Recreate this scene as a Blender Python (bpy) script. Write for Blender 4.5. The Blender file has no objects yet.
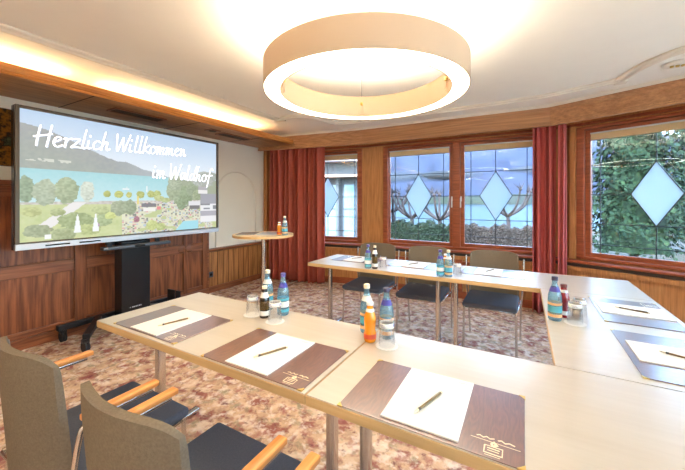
import bpy, bmesh, math, random
from math import sin, cos, pi, radians, atan2, sqrt
from mathutils import Vector, Matrix
random.seed(7)
C = bpy.context.scene.collection

# ---------------------------------------------------------------- materials
def lin(c):
    return tuple(((v/255)/12.92 if v/255 <= .04045 else ((v/255+.055)/1.055)**2.4) for v in c)+(1,)
def newmat(name):
    m = bpy.data.materials.new(name); m.use_nodes = True
    nt = m.node_tree; b = nt.nodes['Principled BSDF']
    return m, nt, b
def plain(name, rgb, rough=.5, metal=0, bump=0, bscale=80, var=0, vscale=6, spec=.5, coat=0):
    m, nt, b = newmat(name); N = nt.nodes; L = nt.links
    b.inputs['Base Color'].default_value = lin(rgb)
    b.inputs['Roughness'].default_value = rough; b.inputs['Metallic'].default_value = metal
    b.inputs['Specular IOR Level'].default_value = spec
    b.inputs['Coat Weight'].default_value = coat; b.inputs['Coat Roughness'].default_value = .12
    tc = N.new('ShaderNodeTexCoord')
    n = N.new('ShaderNodeTexNoise'); n.inputs['Scale'].default_value = vscale; n.inputs['Detail'].default_value = 4
    L.new(tc.outputs['Object'], n.inputs['Vector'])
    mx = N.new('ShaderNodeMix'); mx.data_type = 'RGBA'; mx.blend_type = 'MIX'
    l = lin(rgb)
    mx.inputs['A'].default_value = tuple(v*(1-var) for v in l[:3])+(1,)
    mx.inputs['B'].default_value = tuple(min(1, v*(1+var)) for v in l[:3])+(1,)
    L.new(n.outputs['Fac'], mx.inputs['Factor']); L.new(mx.outputs['Result'], b.inputs['Base Color'])
    if bump:
        n2 = N.new('ShaderNodeTexNoise'); n2.inputs['Scale'].default_value = bscale; n2.inputs['Detail'].default_value = 3
        L.new(tc.outputs['Object'], n2.inputs['Vector'])
        bp = N.new('ShaderNodeBump'); bp.inputs['Strength'].default_value = bump; bp.inputs['Distance'].default_value = .004
        L.new(n2.outputs['Fac'], bp.inputs['Height']); L.new(bp.outputs['Normal'], b.inputs['Normal'])
    return m
def wood(name, a, c, grain='Z', scale=9, rough=.38, stretch=.06, cathedral=.55, spec=.5):
    m, nt, b = newmat(name); N = nt.nodes; L = nt.links
    tc = N.new('ShaderNodeTexCoord'); mp = N.new('ShaderNodeMapping')
    sc = [1, 1, 1]; sc['XYZ'.index(grain)] = stretch; mp.inputs['Scale'].default_value = sc
    L.new(tc.outputs['Object'], mp.inputs['Vector'])
    n1 = N.new('ShaderNodeTexNoise'); n1.inputs['Scale'].default_value = scale*11; n1.inputs['Detail'].default_value = 6
    n1.inputs['Roughness'].default_value = .65; L.new(mp.outputs['Vector'], n1.inputs['Vector'])
    mp2 = N.new('ShaderNodeMapping'); sc2 = [1, 1, 1]; sc2['XYZ'.index(grain)] = stretch*2.4
    mp2.inputs['Scale'].default_value = sc2; L.new(tc.outputs['Object'], mp2.inputs['Vector'])
    n2 = N.new('ShaderNodeTexNoise'); n2.inputs['Scale'].default_value = scale*.9; n2.inputs['Detail'].default_value = 1
    L.new(mp2.outputs['Vector'], n2.inputs['Vector'])
    mu = N.new('ShaderNodeMath'); mu.operation = 'MULTIPLY'; mu.inputs[1].default_value = 55
    L.new(n2.outputs['Fac'], mu.inputs[0])
    si = N.new('ShaderNodeMath'); si.operation = 'SINE'; L.new(mu.outputs[0], si.inputs[0])
    ma = N.new('ShaderNodeMath'); ma.operation = 'MULTIPLY_ADD'; ma.inputs[1].default_value = .22*cathedral; ma.inputs[2].default_value = 0
    L.new(si.outputs[0], ma.inputs[0])
    ad = N.new('ShaderNodeMath'); ad.operation = 'ADD'; L.new(ma.outputs[0], ad.inputs[0]); L.new(n1.outputs['Fac'], ad.inputs[1])
    r = N.new('ShaderNodeValToRGB'); r.color_ramp.elements[0].position = .3; r.color_ramp.elements[1].position = .72
    r.color_ramp.elements[0].color = lin(a); r.color_ramp.elements[1].color = lin(c)
    L.new(ad.outputs[0], r.inputs['Fac']); L.new(r.outputs['Color'], b.inputs['Base Color'])
    b.inputs['Roughness'].default_value = rough; b.inputs['Specular IOR Level'].default_value = spec
    return m
def emit(name, rgb, st):
    m, nt, b = newmat(name)
    b.inputs['Base Color'].default_value = lin(rgb)
    b.inputs['Emission Color'].default_value = lin(rgb); b.inputs['Emission Strength'].default_value = st
    return m
def glassy(name, tint, gloss=.12, rough=.02, body=0, fres=.6):
    m, nt, b = newmat(name); N = nt.nodes; L = nt.links; N.remove(b)
    t = N.new('ShaderNodeBsdfTransparent'); t.inputs['Color'].default_value = lin(tint)
    g = N.new('ShaderNodeBsdfGlossy'); g.inputs['Roughness'].default_value = rough
    lw = N.new('ShaderNodeLayerWeight'); lw.inputs['Blend'].default_value = .35
    mr = N.new('ShaderNodeMath'); mr.operation = 'MULTIPLY_ADD'; mr.inputs[1].default_value = fres; mr.inputs[2].default_value = gloss*.4
    L.new(lw.outputs['Fresnel'], mr.inputs[0])
    mx = N.new('ShaderNodeMixShader'); L.new(mr.outputs[0], mx.inputs[0]); L.new(t.outputs[0], mx.inputs[1]); L.new(g.outputs[0], mx.inputs[2])
    if body:
        df = N.new('ShaderNodeBsdfDiffuse'); df.inputs['Color'].default_value = lin(tint); m2 = N.new('ShaderNodeMixShader'); m2.inputs[0].default_value = body
        L.new(mx.outputs[0], m2.inputs[1]); L.new(df.outputs[0], m2.inputs[2]); mx = m2
    L.new(mx.outputs[0], N['Material Output'].inputs['Surface'])
    return m
def frosted(name, tint):
    m, nt, b = newmat(name); N = nt.nodes; L = nt.links; N.remove(b)
    t = N.new('ShaderNodeBsdfTransparent'); t.inputs['Color'].default_value = lin((235, 240, 240))
    d = N.new('ShaderNodeBsdfTranslucent'); d.inputs['Color'].default_value = lin(tint)
    d2 = N.new('ShaderNodeBsdfDiffuse'); d2.inputs['Color'].default_value = lin(tint)
    m1 = N.new('ShaderNodeMixShader'); m1.inputs[0].default_value = .4; L.new(d.outputs[0], m1.inputs[1]); L.new(d2.outputs[0], m1.inputs[2])
    mx = N.new('ShaderNodeMixShader'); mx.inputs[0].default_value = .8
    L.new(t.outputs[0], mx.inputs[1]); L.new(m1.outputs[0], mx.inputs[2])
    L.new(mx.outputs[0], N['Material Output'].inputs['Surface'])
    return m
def carpet_mat():
    m, nt, b = newmat('carpet_pile'); N = nt.nodes; L = nt.links
    tc = N.new('ShaderNodeTexCoord')
    def noise(s, d, off, dist=0):
        mp = N.new('ShaderNodeMapping'); mp.inputs['Location'].default_value = (off, off*.7, 0)
        L.new(tc.outputs['Object'], mp.inputs['Vector'])
        n = N.new('ShaderNodeTexNoise'); n.inputs['Scale'].default_value = s; n.inputs['Detail'].default_value = d
        n.inputs['Roughness'].default_value = .6; n.inputs['Distortion'].default_value = dist
        L.new(mp.outputs['Vector'], n.inputs['Vector']); return n
    base = noise(9, 4, 3.1, .3); r = N.new('ShaderNodeValToRGB')
    e = r.color_ramp.elements; e[0].position = .34; e[0].color = lin((196, 160, 132)); e[1].position = .66; e[1].color = lin((238, 216, 190))
    k = e.new(.5); k.color = lin((222, 188, 152)); L.new(base.outputs['Fac'], r.inputs['Fac'])
    cur = r.outputs['Color']
    for (s, off, lo, hi, col, dist) in [(8, 11, .51, .61, (150, 76, 72), .2), (13, 27, .52, .66, (184, 120, 106), .2), (11, 41, .54, .68, (158, 146, 116), .2), (14, 59, .52, .64, (244, 228, 210), .2), (18, 77, .56, .70, (122, 62, 68), .2)]:
        n = noise(s, 5, off, dist); q = N.new('ShaderNodeMapRange'); q.inputs['From Min'].default_value = lo; q.inputs['From Max'].default_value = hi
        q.inputs['To Max'].default_value = .85; L.new(n.outputs['Fac'], q.inputs['Value'])
        mx = N.new('ShaderNodeMix'); mx.data_type = 'RGBA'; L.new(q.outputs[0], mx.inputs['Factor']); L.new(cur, mx.inputs['A']); mx.inputs['B'].default_value = lin(col)
        cur = mx.outputs['Result']
    L.new(cur, b.inputs['Base Color']); b.inputs['Roughness'].default_value = .95; b.inputs['Specular IOR Level'].default_value = .1
    n = noise(220, 2, 5); bp = N.new('ShaderNodeBump'); bp.inputs['Strength'].default_value = .4; bp.inputs['Distance'].default_value = .004
    L.new(n.outputs['Fac'], bp.inputs['Height']); L.new(bp.outputs['Normal'], b.inputs['Normal'])
    return m
def ramp_noise(name, cols, scale, rough=.8, stretch=(1, 1, 1), emis=0, detail=5):
    m, nt, b = newmat(name); N = nt.nodes; L = nt.links
    tc = N.new('ShaderNodeTexCoord'); mp = N.new('ShaderNodeMapping'); mp.inputs['Scale'].default_value = stretch
    L.new(tc.outputs['Object'], mp.inputs['Vector'])
    n = N.new('ShaderNodeTexNoise'); n.inputs['Scale'].default_value = scale; n.inputs['Detail'].default_value = detail; n.inputs['Roughness'].default_value = .65
    L.new(mp.outputs['Vector'], n.inputs['Vector'])
    r = N.new('ShaderNodeValToRGB'); e = r.color_ramp.elements
    e[0].position = .3; e[0].color = lin(cols[0]); e[1].position = .7; e[1].color = lin(cols[-1])
    for i, c in enumerate(cols[1:-1]): k = e.new(.3+.4*(i+1)/(len(cols)-1)); k.color = lin(c)
    L.new(n.outputs['Fac'], r.inputs['Fac']); L.new(r.outputs['Color'], b.inputs['Base Color'])
    b.inputs['Roughness'].default_value = rough; b.inputs['Specular IOR Level'].default_value = .2
    return m

M = {}
M['ceil'] = plain('ceiling_plaster', (250, 242, 226), .9, var=.02, spec=.1)
M['stucco'] = plain('white_stucco_moulding', (240, 228, 208), .8, spec=.15)
M['cream'] = plain('cream_wallpaper', (246, 236, 216), .85, var=.02, bump=.05, spec=.15)
M['panel'] = wood('brown_panelling', (104, 54, 28), (164, 96, 54), 'Z', 5, .36, .05, .5)
M['panelh'] = wood('brown_rail_wood', (112, 60, 34), (168, 102, 62), 'Y', 5, .36, .05, .35)
M['panel_lite'] = wood('golden_board_panelling', (140, 86, 42), (206, 142, 82), 'Z', 5, .38, .05, .35)
M['pil'] = wood('golden_pilaster_wood', (172, 110, 60), (214, 152, 92), 'Z', 7, .4, .04, .25)
M['cornice'] = wood('cornice_wood', (168, 114, 72), (212, 158, 110), 'X', 5, .4, .03, .3)
M['corniceY'] = wood('soffit_wood', (150, 102, 62), (194, 142, 94), 'Y', 4, .42, .05, .4)
M['fascia'] = wood('fascia_wood', (176, 108, 46), (222, 150, 76), 'Y', 5, .35, .04, .2)
M['frame'] = wood('red_brown_window_wood', (128, 60, 32), (184, 96, 56), 'X', 6, .35, .06, .2)
M['dark'] = plain('dark_gap', (40, 26, 18), .8)
M['grille'] = plain('dark_heater_grille', (78, 66, 54), .6)
M['carpet'] = carpet_mat()
M['table'] = wood('pale_maple_laminate', (192, 177, 155), (201, 188, 168), 'X', 3, .30, .05, .12, spec=.85)
M['tedge'] = wood('maple_table_edge', (200, 160, 108), (216, 180, 128), 'X', 5, .45, .04, .2)
M['chrome'] = plain('brushed_chrome', (205, 200, 194), .22, 1)
M['chromed'] = plain('satin_steel', (170, 160, 150), .3, 1)
M['leather'] = wood('brown_ribbed_leather', (92, 50, 38), (122, 70, 52), 'Y', 30, .3, .08, .5, spec=.8)
for k_, i_ in (('leather', 1.9), ('table', 1.85)): M[k_].node_tree.nodes['Principled BSDF'].inputs['IOR'].default_value = i_
M['leather'].node_tree.nodes['Principled BSDF'].inputs['Coat Weight'].default_value = .8; M['leather'].node_tree.nodes['Principled BSDF'].inputs['Coat Roughness'].default_value = .2; M['leather'].node_tree.nodes['Principled BSDF'].inputs['Coat IOR'].default_value = 1.8
M['gold'] = plain('gold_print', (244, 224, 186), .5, .0)
M['brass'] = plain('brass_corner', (224, 190, 110), .3, .9)
M['paper'] = plain('white_paper', (234, 228, 218), .6)
M['ink'] = plain('grey_print', (170, 164, 158), .7)
M['pen'] = plain('bronze_pen_body', (130, 104, 66), .3, .7)
M['penlight'] = plain('pale_pen_tip', (236, 216, 178), .35, .2)
M['pendark'] = plain('dark_pen_ring', (56, 46, 34), .4)
M['curt'] = plain('rust_red_curtain', (190, 96, 78), .85, bump=.3, bscale=260, var=.12, vscale=14, spec=.15)
M['curt2'] = plain('rose_red_curtain', (204, 104, 98), .85, bump=.3, bscale=260, var=.12, vscale=14, spec=.15)
M['olive'] = plain('olive_woven_fabric', (122, 107, 88), .9, bump=.9, bscale=420, var=.35, vscale=160, spec=.15)
M['char'] = plain('charcoal_seat_fabric', (92, 95, 104), .85, bump=.8, bscale=420, var=.3, vscale=180, spec=.2)
M['piping'] = plain('grey_seam', (150, 142, 132), .8)
M['armwood'] = wood('orange_beech_armrest', (214, 128, 58), (240, 166, 92), 'Y', 6, .35, .05, .15)
M['black'] = plain('black_powder_coat', (32, 33, 36), .35, .3)
M['blackg'] = plain('glossy_black_panel', (26, 27, 30), .22)
M['rubber'] = plain('black_rubber', (30, 30, 32), .7)
M['greymetal'] = plain('dark_grey_metal', (88, 92, 98), .4, .6)
M['silver'] = plain('silver_trim', (206, 208, 212), .35, .4)
M['screenbezel'] = plain('bronze_bezel', (92, 80, 66), .4, .4)
M['ring'] = plain('beige_lamp_shade', (216, 188, 158), .7, spec=.2)
M['glow'] = emit('lamp_diffuser_glow', (255, 245, 226), 9.0)
M['glowup'] = emit('lamp_uplight_glow', (255, 244, 226), 16.0)
M['cove'] = emit('cove_led_strip', (255, 224, 172), 42.0)
M['wglass'] = glassy('window_glass', (222, 236, 246), .05, fres=.35)
M['frost'] = frosted('frosted_diamond_glass', (208, 218, 222))
M['lead'] = plain('lead_came', (58, 60, 66), .5, .5)
M['blind'] = plain('beige_blind_slats', (226, 196, 150), .6)
M['white'] = plain('white_enamel', (240, 240, 240), .3)
M['tglass'] = glassy('clear_tumbler_glass', (252, 252, 252), .12, fres=.3)
M['bblue'] = glassy('aqua_bottle_glass', (190, 226, 240), .2, body=.16, fres=.3)
M['water'] = plain('cap_cream', (238, 220, 190), .5)
M['purple'] = plain('cap_purple', (92, 80, 140), .4)
M['capdark'] = plain('cap_dark', (70, 62, 84), .4)
M['labw'] = plain('label_white', (236, 232, 222), .6)
M['laba'] = plain('label_aqua', (92, 176, 190), .5)
M['labb'] = plain('label_violet', (74, 66, 150), .5)
M['laborange'] = plain('label_peach', (240, 184, 126), .5)
M['cola'] = plain('dark_brown_cola', (58, 34, 16), .12, spec=.8)
M['colagold'] = plain('gold_foil_pattern', (150, 120, 60), .3, .5)
M['orange'] = plain('orange_juice', (244, 150, 26), .15, spec=.7)
M['labred'] = plain('label_red', (214, 78, 36), .5)
M['redj'] = plain('red_berry_juice', (132, 18, 26), .12, spec=.8)
M['capred'] = plain('cap_red_brown', (110, 50, 44), .35)
M['peachtop'] = plain('bistro_top_edge', (226, 178, 118), .45)
M['bistro'] = wood('bistro_maple', (232, 196, 146), (242, 212, 166), 'X', 4, .35, .05, .15)
M['mag'] = plain('grey_brochure', (120, 104, 92), .5)
M['art'] = ramp_noise('autumn_painting', [(20, 14, 8), (58, 40, 16), (150, 98, 30), (36, 30, 16), (90, 96, 60)], 7)
M['grass'] = ramp_noise('lawn_grass', [(46, 46, 32), (64, 58, 44), (78, 68, 54), (44, 50, 32)], 2.5)
M['added_terrace'] = plain('added_bounce_paving', (232, 226, 214), .8)
M['lake'] = plain('lake_water', (14, 42, 46), .5, var=.1, vscale=.02, spec=.12)
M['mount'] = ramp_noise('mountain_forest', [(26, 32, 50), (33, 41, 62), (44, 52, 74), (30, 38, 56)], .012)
M['shore'] = ramp_noise('far_shore_fields', [(30, 38, 42), (44, 52, 40), (36, 44, 42)], .05)
M['cloud'] = plain('cloud_mist', (236, 242, 250), 1, var=.03)
M['bark'] = plain('pinkish_bark', (92, 74, 76), .9, bump=.4, bscale=30, var=.2)
M['hedge'] = ramp_noise('hedge_leaves', [(14, 26, 18), (26, 40, 26), (42, 56, 36)], 12)
M['conif'] = ramp_noise('conifer_needles', [(12, 26, 18), (22, 42, 26), (42, 62, 32)], 9)
M['shrub'] = ramp_noise('dry_shrub', [(56, 48, 46), (76, 64, 60), (52, 52, 44)], 12)
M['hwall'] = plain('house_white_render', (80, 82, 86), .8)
M['hglass'] = plain('house_window_glass', (84, 110, 130), .1, spec=.8)
M['hroof'] = plain('house_grey_roof', (104, 96, 98), .8)
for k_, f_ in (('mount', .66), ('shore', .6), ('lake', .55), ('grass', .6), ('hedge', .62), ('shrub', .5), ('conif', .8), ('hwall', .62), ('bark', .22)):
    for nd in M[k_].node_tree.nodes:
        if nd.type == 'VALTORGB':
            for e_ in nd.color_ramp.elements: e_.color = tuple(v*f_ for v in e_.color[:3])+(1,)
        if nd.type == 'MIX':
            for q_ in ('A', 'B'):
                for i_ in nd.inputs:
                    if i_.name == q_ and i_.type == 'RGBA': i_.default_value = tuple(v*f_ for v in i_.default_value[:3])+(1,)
M['hwood'] = plain('house_timber', (130, 100, 84), .8)

# ---------------------------------------------------------------- helpers
def link(name, bm, mats, parent=None, smooth=False, loc=None, rotz=0, angle=None):
    me = bpy.data.meshes.new(name)
    bmesh.ops.recalc_face_normals(bm, faces=bm.faces[:])
    if smooth:
        for f in bm.faces: f.smooth = True
        if angle:
            for e in bm.edges:
                if len(e.link_faces) == 2 and e.calc_face_angle(0) > radians(angle): e.smooth = False
    bm.to_mesh(me); bm.free()
    if not isinstance(mats, (list, tuple)): mats = [mats]
    for m in mats: me.materials.append(M[m] if isinstance(m, str) else m)
    o = bpy.data.objects.new(name, me); C.objects.link(o)
    if loc: o.location = loc
    o.rotation_euler.z = rotz
    if parent: o.parent = parent
    return o
def tag(o, label, cat, group=None, kind=None):
    o['label'] = label; o['category'] = cat
    if group: o['group'] = group
    if kind: o['kind'] = kind
    return o
def thing(name, label, cat, loc=(0, 0, 0), rotz=0, group=None):
    o = bpy.data.objects.new(name, None); C.objects.link(o); o.empty_display_size = .1
    o.location = loc; o.rotation_euler.z = rotz
    return tag(o, label, cat, group)
def struct(name, bm, m, parent=None, **k):
    o = link(name, bm, m, parent, **k)
    if not parent: o['kind'] = 'structure'
    return o
def dup(root, loc, rotz, label, group=None):
    r = root.copy(); C.objects.link(r); r.location = loc; r.rotation_euler = (0, 0, rotz); r['label'] = label
    if group: r['group'] = group
    for ch in list(root.children):
        c = ch.copy(); C.objects.link(c); c.parent = r
        for g in list(ch.children):
            d = g.copy(); C.objects.link(d); d.parent = c
    return r
def B(): return bmesh.new()
def box(bm, x0, x1, y0, y1, z0, z1, bev=0, mi=0, rot=None, seg=2):
    r = bmesh.ops.create_cube(bm, size=1)
    mat = Matrix.Translation(((x0+x1)/2, (y0+y1)/2, (z0+z1)/2)) @ (rot if rot else Matrix()) @ Matrix.Diagonal((abs(x1-x0), abs(y1-y0), abs(z1-z0), 1))
    bmesh.ops.transform(bm, matrix=mat, verts=r['verts'])
    fs = set(f for v in r['verts'] for f in v.link_faces)
    for f in fs: f.material_index = mi
    if bev:
        es = list(set(e for v in r['verts'] for e in v.link_edges))
        rr = bmesh.ops.bevel(bm, geom=es, offset=bev, segments=seg, affect='EDGES', profile=.5)
        for f in rr['faces']: f.material_index = mi
def catmull(pts, n=6):
    pts = [Vector(p) for p in pts]; out = []
    P = [pts[0]]+pts+[pts[-1]]
    for i in range(1, len(P)-2):
        a, b, c, d = P[i-1], P[i], P[i+1], P[i+2]
        for k in range(n):
            t = k/n
            out.append(.5*((2*b)+(-a+c)*t+(2*a-5*b+4*c-d)*t*t+(-a+3*b-3*c+d)*t**3))
    out.append(pts[-1]); return out
def tube(bm, pts, r, seg=10, mi=0, caps=True):
    pts = [Vector(p) for p in pts]; rings = []
    up = None
    for i, p in enumerate(pts):
        d = (pts[min(i+1, len(pts)-1)]-pts[max(i-1, 0)]).normalized()
        if up is None:
            up = Vector((0, 0, 1)) if abs(d.z) < .9 else Vector((1, 0, 0))
        s = d.cross(up).normalized(); up = s.cross(d).normalized()
        rr = r(i/(len(pts)-1)) if callable(r) else r
        rings.append([bm.verts.new(p+(s*cos(2*pi*k/seg)+up*sin(2*pi*k/seg))*rr) for k in range(seg)])
    for a, b in zip(rings, rings[1:]):
        for k in range(seg):
            f = bm.faces.new((a[k], a[(k+1) % seg], b[(k+1) % seg], b[k])); f.material_index = mi
    if caps:
        for q in (rings[0], rings[-1]):
            f = bm.faces.new(q); f.material_index = mi
def lathe(bm, prof, seg=28, mi=0, cx=0, cy=0, closed=False):
    rings = []
    for (r, z) in prof:
        if r < 1e-6: rings.append([bm.verts.new((cx, cy, z))])
        else: rings.append([bm.verts.new((cx+r*cos(2*pi*k/seg), cy+r*sin(2*pi*k/seg), z)) for k in range(seg)])
    prs = list(zip(rings, rings[1:]))
    if closed: prs.append((rings[-1], rings[0]))
    for a, b in prs:
        for k in range(seg):
            q = [a[k % len(a)], a[(k+1) % len(a)], b[(k+1) % len(b)], b[k % len(b)]]
            u = []
            for v in q:
                if v not in u: u.append(v)
            if len(u) > 2:
                f = bm.faces.new(u); f.material_index = mi
def prism(bm, pts, z0, z1, mi=0):
    a = [bm.verts.new((x, y, z0)) for x, y in pts]; b = [bm.verts.new((x, y, z1)) for x, y in pts]
    n = len(pts); bm.faces.new(a[::-1]).material_index = mi; bm.faces.new(b).material_index = mi
    for i in range(n): bm.faces.new((a[i], a[(i+1) % n], b[(i+1) % n], b[i])).material_index = mi
def sweep(bm, path, prof, mi=0, closed=False):
    """prof = list of (inward offset, z); path = list of (x, y); inward = to the right-hand normal"""
    n = len(path); rings = []
    for i, p in enumerate(path):
        p = Vector(p)
        a = Vector(path[i-1]) if (i > 0 or closed) else None
        c = Vector(path[(i+1) % n]) if (i < n-1 or closed) else None
        d1 = (p-a).normalized() if a is not None else (c-p).normalized()
        d2 = (c-p).normalized() if c is not None else d1
        n1 = Vector((d1.y, -d1.x)); n2 = Vector((d2.y, -d2.x)); nn = (n1+n2).normalized(); k = 1/max(.4, nn.dot(n1))
        rings.append([bm.verts.new((p.x+nn.x*k*o, p.y+nn.y*k*o, z)) for o, z in prof])
    m = len(prof); rr = list(zip(rings, rings[1:]))
    if closed: rr.append((rings[-1], rings[0]))
    for a, b in rr:
        for k in range(m): bm.faces.new((a[k], a[(k+1) % m], b[(k+1) % m], b[k])).material_index = mi
    if not closed:
        bm.faces.new(rings[0]).material_index = mi; bm.faces.new(rings[-1][::-1]).material_index = mi
def ribbon(bm, pts, w, place, off=0, mi=0):
    """flat brush stroke: 2-D pts -> place(x, y, off)"""
    pts = [Vector(p) for p in pts]; L = []
    n = len(pts)
    for i, p in enumerate(pts):
        d = (pts[min(i+1, n-1)]-pts[max(i-1, 0)])
        d = d.normalized() if d.length > 0 else Vector((1, 0))
        nn = Vector((-d.y, d.x)); ww = w*(.75+.35*abs(d.y))*(.8 if i in (0, n-1) else 1)
        L.append((bm.verts.new(place(*(p+nn*ww/2), off)), bm.verts.new(place(*(p-nn*ww/2), off))))
    for a, b in zip(L, L[1:]):
        bm.faces.new((a[0], b[0], b[1], a[1])).material_index = mi

# ---------------------------------------------------------------- room shell
CZ = 2.48
P0 = Vector((-4.1, 4.52)); P1 = Vector((-2.2, 4.80)); P2 = Vector((.33, 4.80))
dC = Vector((cos(radians(-25)), sin(radians(-25)))); P3 = P2+dC*3.0
XR = P3.x; YB = -2.2
WZ0, WZ1 = .684, 2.222
bm = B(); prism(bm, [(-4.2, YB-.1), (XR+.1, YB-.1), (XR+.1, P3.y+.1), (P2.x+.03, 4.93), (P1.x, 4.93), (-4.2, 4.62)], -.12, 0)
struct('floor', bm, 'carpet')
bm = B(); prism(bm, [(-4.3, YB-.2), (XR+.2, YB-.2), (XR+.25, P3.y+.25), (P2.x+.1, 5.12), (P1.x, 5.12), (-4.3, 4.66)], CZ, CZ+.2)
struct('ceiling', bm, 'ceil')
bm = B(); box(bm, -4.3, -4.1, YB-.1, 4.54, 0, CZ); struct('wall_left', bm, 'cream')
bm = B(); box(bm, -4.1, XR, YB-.1, YB, 0, CZ); struct('wall_front', bm, 'cream')
FD = (Vector((XR, 3.3, 0)), -pi/2)
OD_ADDED = [(.25, 1.85), (2.1, 3.7), (3.95, 5.3)]  # openings for the added daylight windows
bm = B(); box(bm, XR, XR+.14, YB-.1, P3.y, 0, WZ0); box(bm, XR, XR+.14, YB-.1, P3.y, WZ1, CZ)
for a_, b_ in ((3.3-.25, P3.y), (3.3-2.1, 3.3-1.85), (3.3-3.95, 3.3-3.7), (YB-.1, 3.3-5.3)): box(bm, XR, XR+.14, a_, b_, WZ0, WZ1)
struct('wall_right', bm, 'cream')

def facet(p, ang):
    o = Vector((p.x, p.y, 0)); return o, ang
def fl(name, bm, mats, f, parent=None, **k):
    return struct(name, bm, mats, parent, loc=tuple(f[0]), rotz=f[1], **k)
FA = facet(P1, atan2(P1.y-P0.y, P1.x-P0.x)); FB = facet(P1, 0); FC = facet(P2, radians(-25))
LA = -(P1-P0).length; LB = 2.53; LC = 3.0
# walls round the windows: openings as (x0, x1)
def window_wall(name, f, x0, x1, ops, th=.14):
    bm = B()
    box(bm, x0, x1, 0, th, 0, WZ0); box(bm, x0, x1, 0, th, WZ1, CZ)
    xs = [x0]+[v for o in ops for v in o]+[x1]
    for a, b in zip(xs[::2], xs[1::2]):
        if b-a > .005: box(bm, a, b, 0, th, WZ0, WZ1)
    return fl(name, bm, 'pil', f)
OA = [(-1.41, -.113)]; OB = [(.256, 2.41)]; OC = [(.237, 1.60), (1.75, 2.95)]
window_wall('wall_back_left', FA, LA, 0, OA)
window_wall('wall_back', FB, 0, LB, OB)
window_wall('wall_back_right', FC, 0, LC, OC)

def sash(win, f, x0, x1, nm, handle=None, center=None, lines=(.07, .93)):
    """a hinged sash between x0..x1 (glass) set in the window frame"""
    g0, g1, z0, z1 = x0, x1, .765, 2.135
    fw = .052
    bm = B()
    for a in ((g0-fw, g0, z0-fw, z1+fw), (g1, g1+fw, z0-fw, z1+fw), (g0, g1, z0-fw, z0), (g0, g1, z1, z1+fw)):
        box(bm, a[0], a[1], .03, .085, a[2], a[3], .004)
    s = link('sash', bm, 'frame', win)
    bm = B(); box(bm, g0, g1, .055, .061, z0, z1)
    cx = center if center else (g0+g1)/2; dz, dw, cz = .335, .2, 1.435
    link('glass_pane', bm, 'wglass', win)
    bm = B(); v = [(cx-dw, cz), (cx, cz+dz), (cx+dw, cz), (cx, cz-dz)]
    a = [bm.verts.new((x, .050, z)) for x, z in v]; b = [bm.verts.new((x, .054, z)) for x, z in v]
    bm.faces.new(a); bm.faces.new(b[::-1])
    for i in range(4): bm.faces.new((a[i], a[(i+1) % 4], b[(i+1) % 4], b[i]))
    link('diamond_pane', bm, 'frost', win)
    bm = B()
    def came(p, q, w=.009):
        p = Vector((p[0], .053, p[1])); q = Vector((q[0], .053, q[1])); d = (q-p); ln = d.length; d.normalize()
        n = Vector((-d.z, 0, d.x))*w/2; y = Vector((0, .006, 0))
        vs = [bm.verts.new(c) for c in (p+n-y, p-n-y, q-n-y, q+n-y, p+n+y, p-n+y, q-n+y, q+n+y)]
        for ix in ((0, 1, 2, 3), (7, 6, 5, 4), (0, 4, 5, 1), (1, 5, 6, 2), (2, 6, 7, 3), (3, 7, 4, 0)): bm.faces.new([vs[i] for i in ix])
    for i in range(4): came(v[i], v[(i+1) % 4])
    zt, zb = cz+dz, cz-dz
    xl, xr = g0+.085, g1-.085
    came((g0, zt), (g1, zt)); came((g0, zb), (g1, zb)); came((g0, .865), (g1, .865))
    came((g0, cz), (cx-dw, cz)); came((cx+dw, cz), (g1, cz))
    came((cx, zt), (cx, z1)); came((cx, zb), (cx, z0)); came((xl, z0), (xl, z1)); came((xr, z0), (xr, z1))
    link('lead_came', bm, 'lead', win)
    bm = B(); box(bm, g0+.005, g1-.005, .015, .05, z1-.075, z1-.005, .004)
    for k in range(6): box(bm, g0+.005, g1-.005, .012, .052, z1-.075+k*.011, z1-.071+k*.011)
    link('blind', bm, 'blind', win)
    bm = B(); box(bm, g0, g1, .01, .055, z1-.004, z1+.012, .002); link('blind_rail', bm, 'silver', win)
    if handle is not None:
        bm = B(); box(bm, handle-.012, handle+.012, .016, .032, 1.36, 1.43, .004)
        tube(bm, [(handle, .0, 1.395), (handle, .02, 1.395)], .008); box(bm, handle-.009, handle+.009, -.014, .004, 1.27, 1.41, .004)
        link('handle', bm, 'white', win, smooth=True, angle=35)
def window(n, f, ops, sashes):
    bm = B(); x0, x1 = ops; fw = .078
    for a in ((x0, x0+fw, WZ0, WZ1), (x1-fw, x1, WZ0, WZ1), (x0, x1, WZ0, WZ0+.032), (x0, x1, WZ1-.032, WZ1)):
        box(bm, a[0], a[1], -.02, .12, a[2], a[3], .006)
    if len(sashes) == 2:
        m = (sashes[0][1]+sashes[1][0])/2; box(bm, m-.05, m+.05, -.012, .11, WZ0, WZ1, .006)
    w = fl(f'window_{n}', bm, 'frame', f)
    w['label'] = ['', 'left leaded window beside the rust curtain, white house outside', 'double leaded window in the back wall facing the lake', 'right leaded window with conifer outside', 'leaded window added out of view along the right bay for daylight'][n]
    for s in sashes: sash(w, f, *s)
    return w
window(1, FA, OA[0], [(-1.32, -.172, 's', None, -.745)])
window(2, FB, OB[0], [(.349, 1.261, 's', 1.300), (1.465, 2.32, 's', 1.420, 1.865)])
window(3, FC, OC[0], [(.364, 1.475, 's', None, .915)])
window(4, FC, OC[1], [(1.86, 2.84, 's', None)])  # added beyond the view to let in more light
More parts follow.
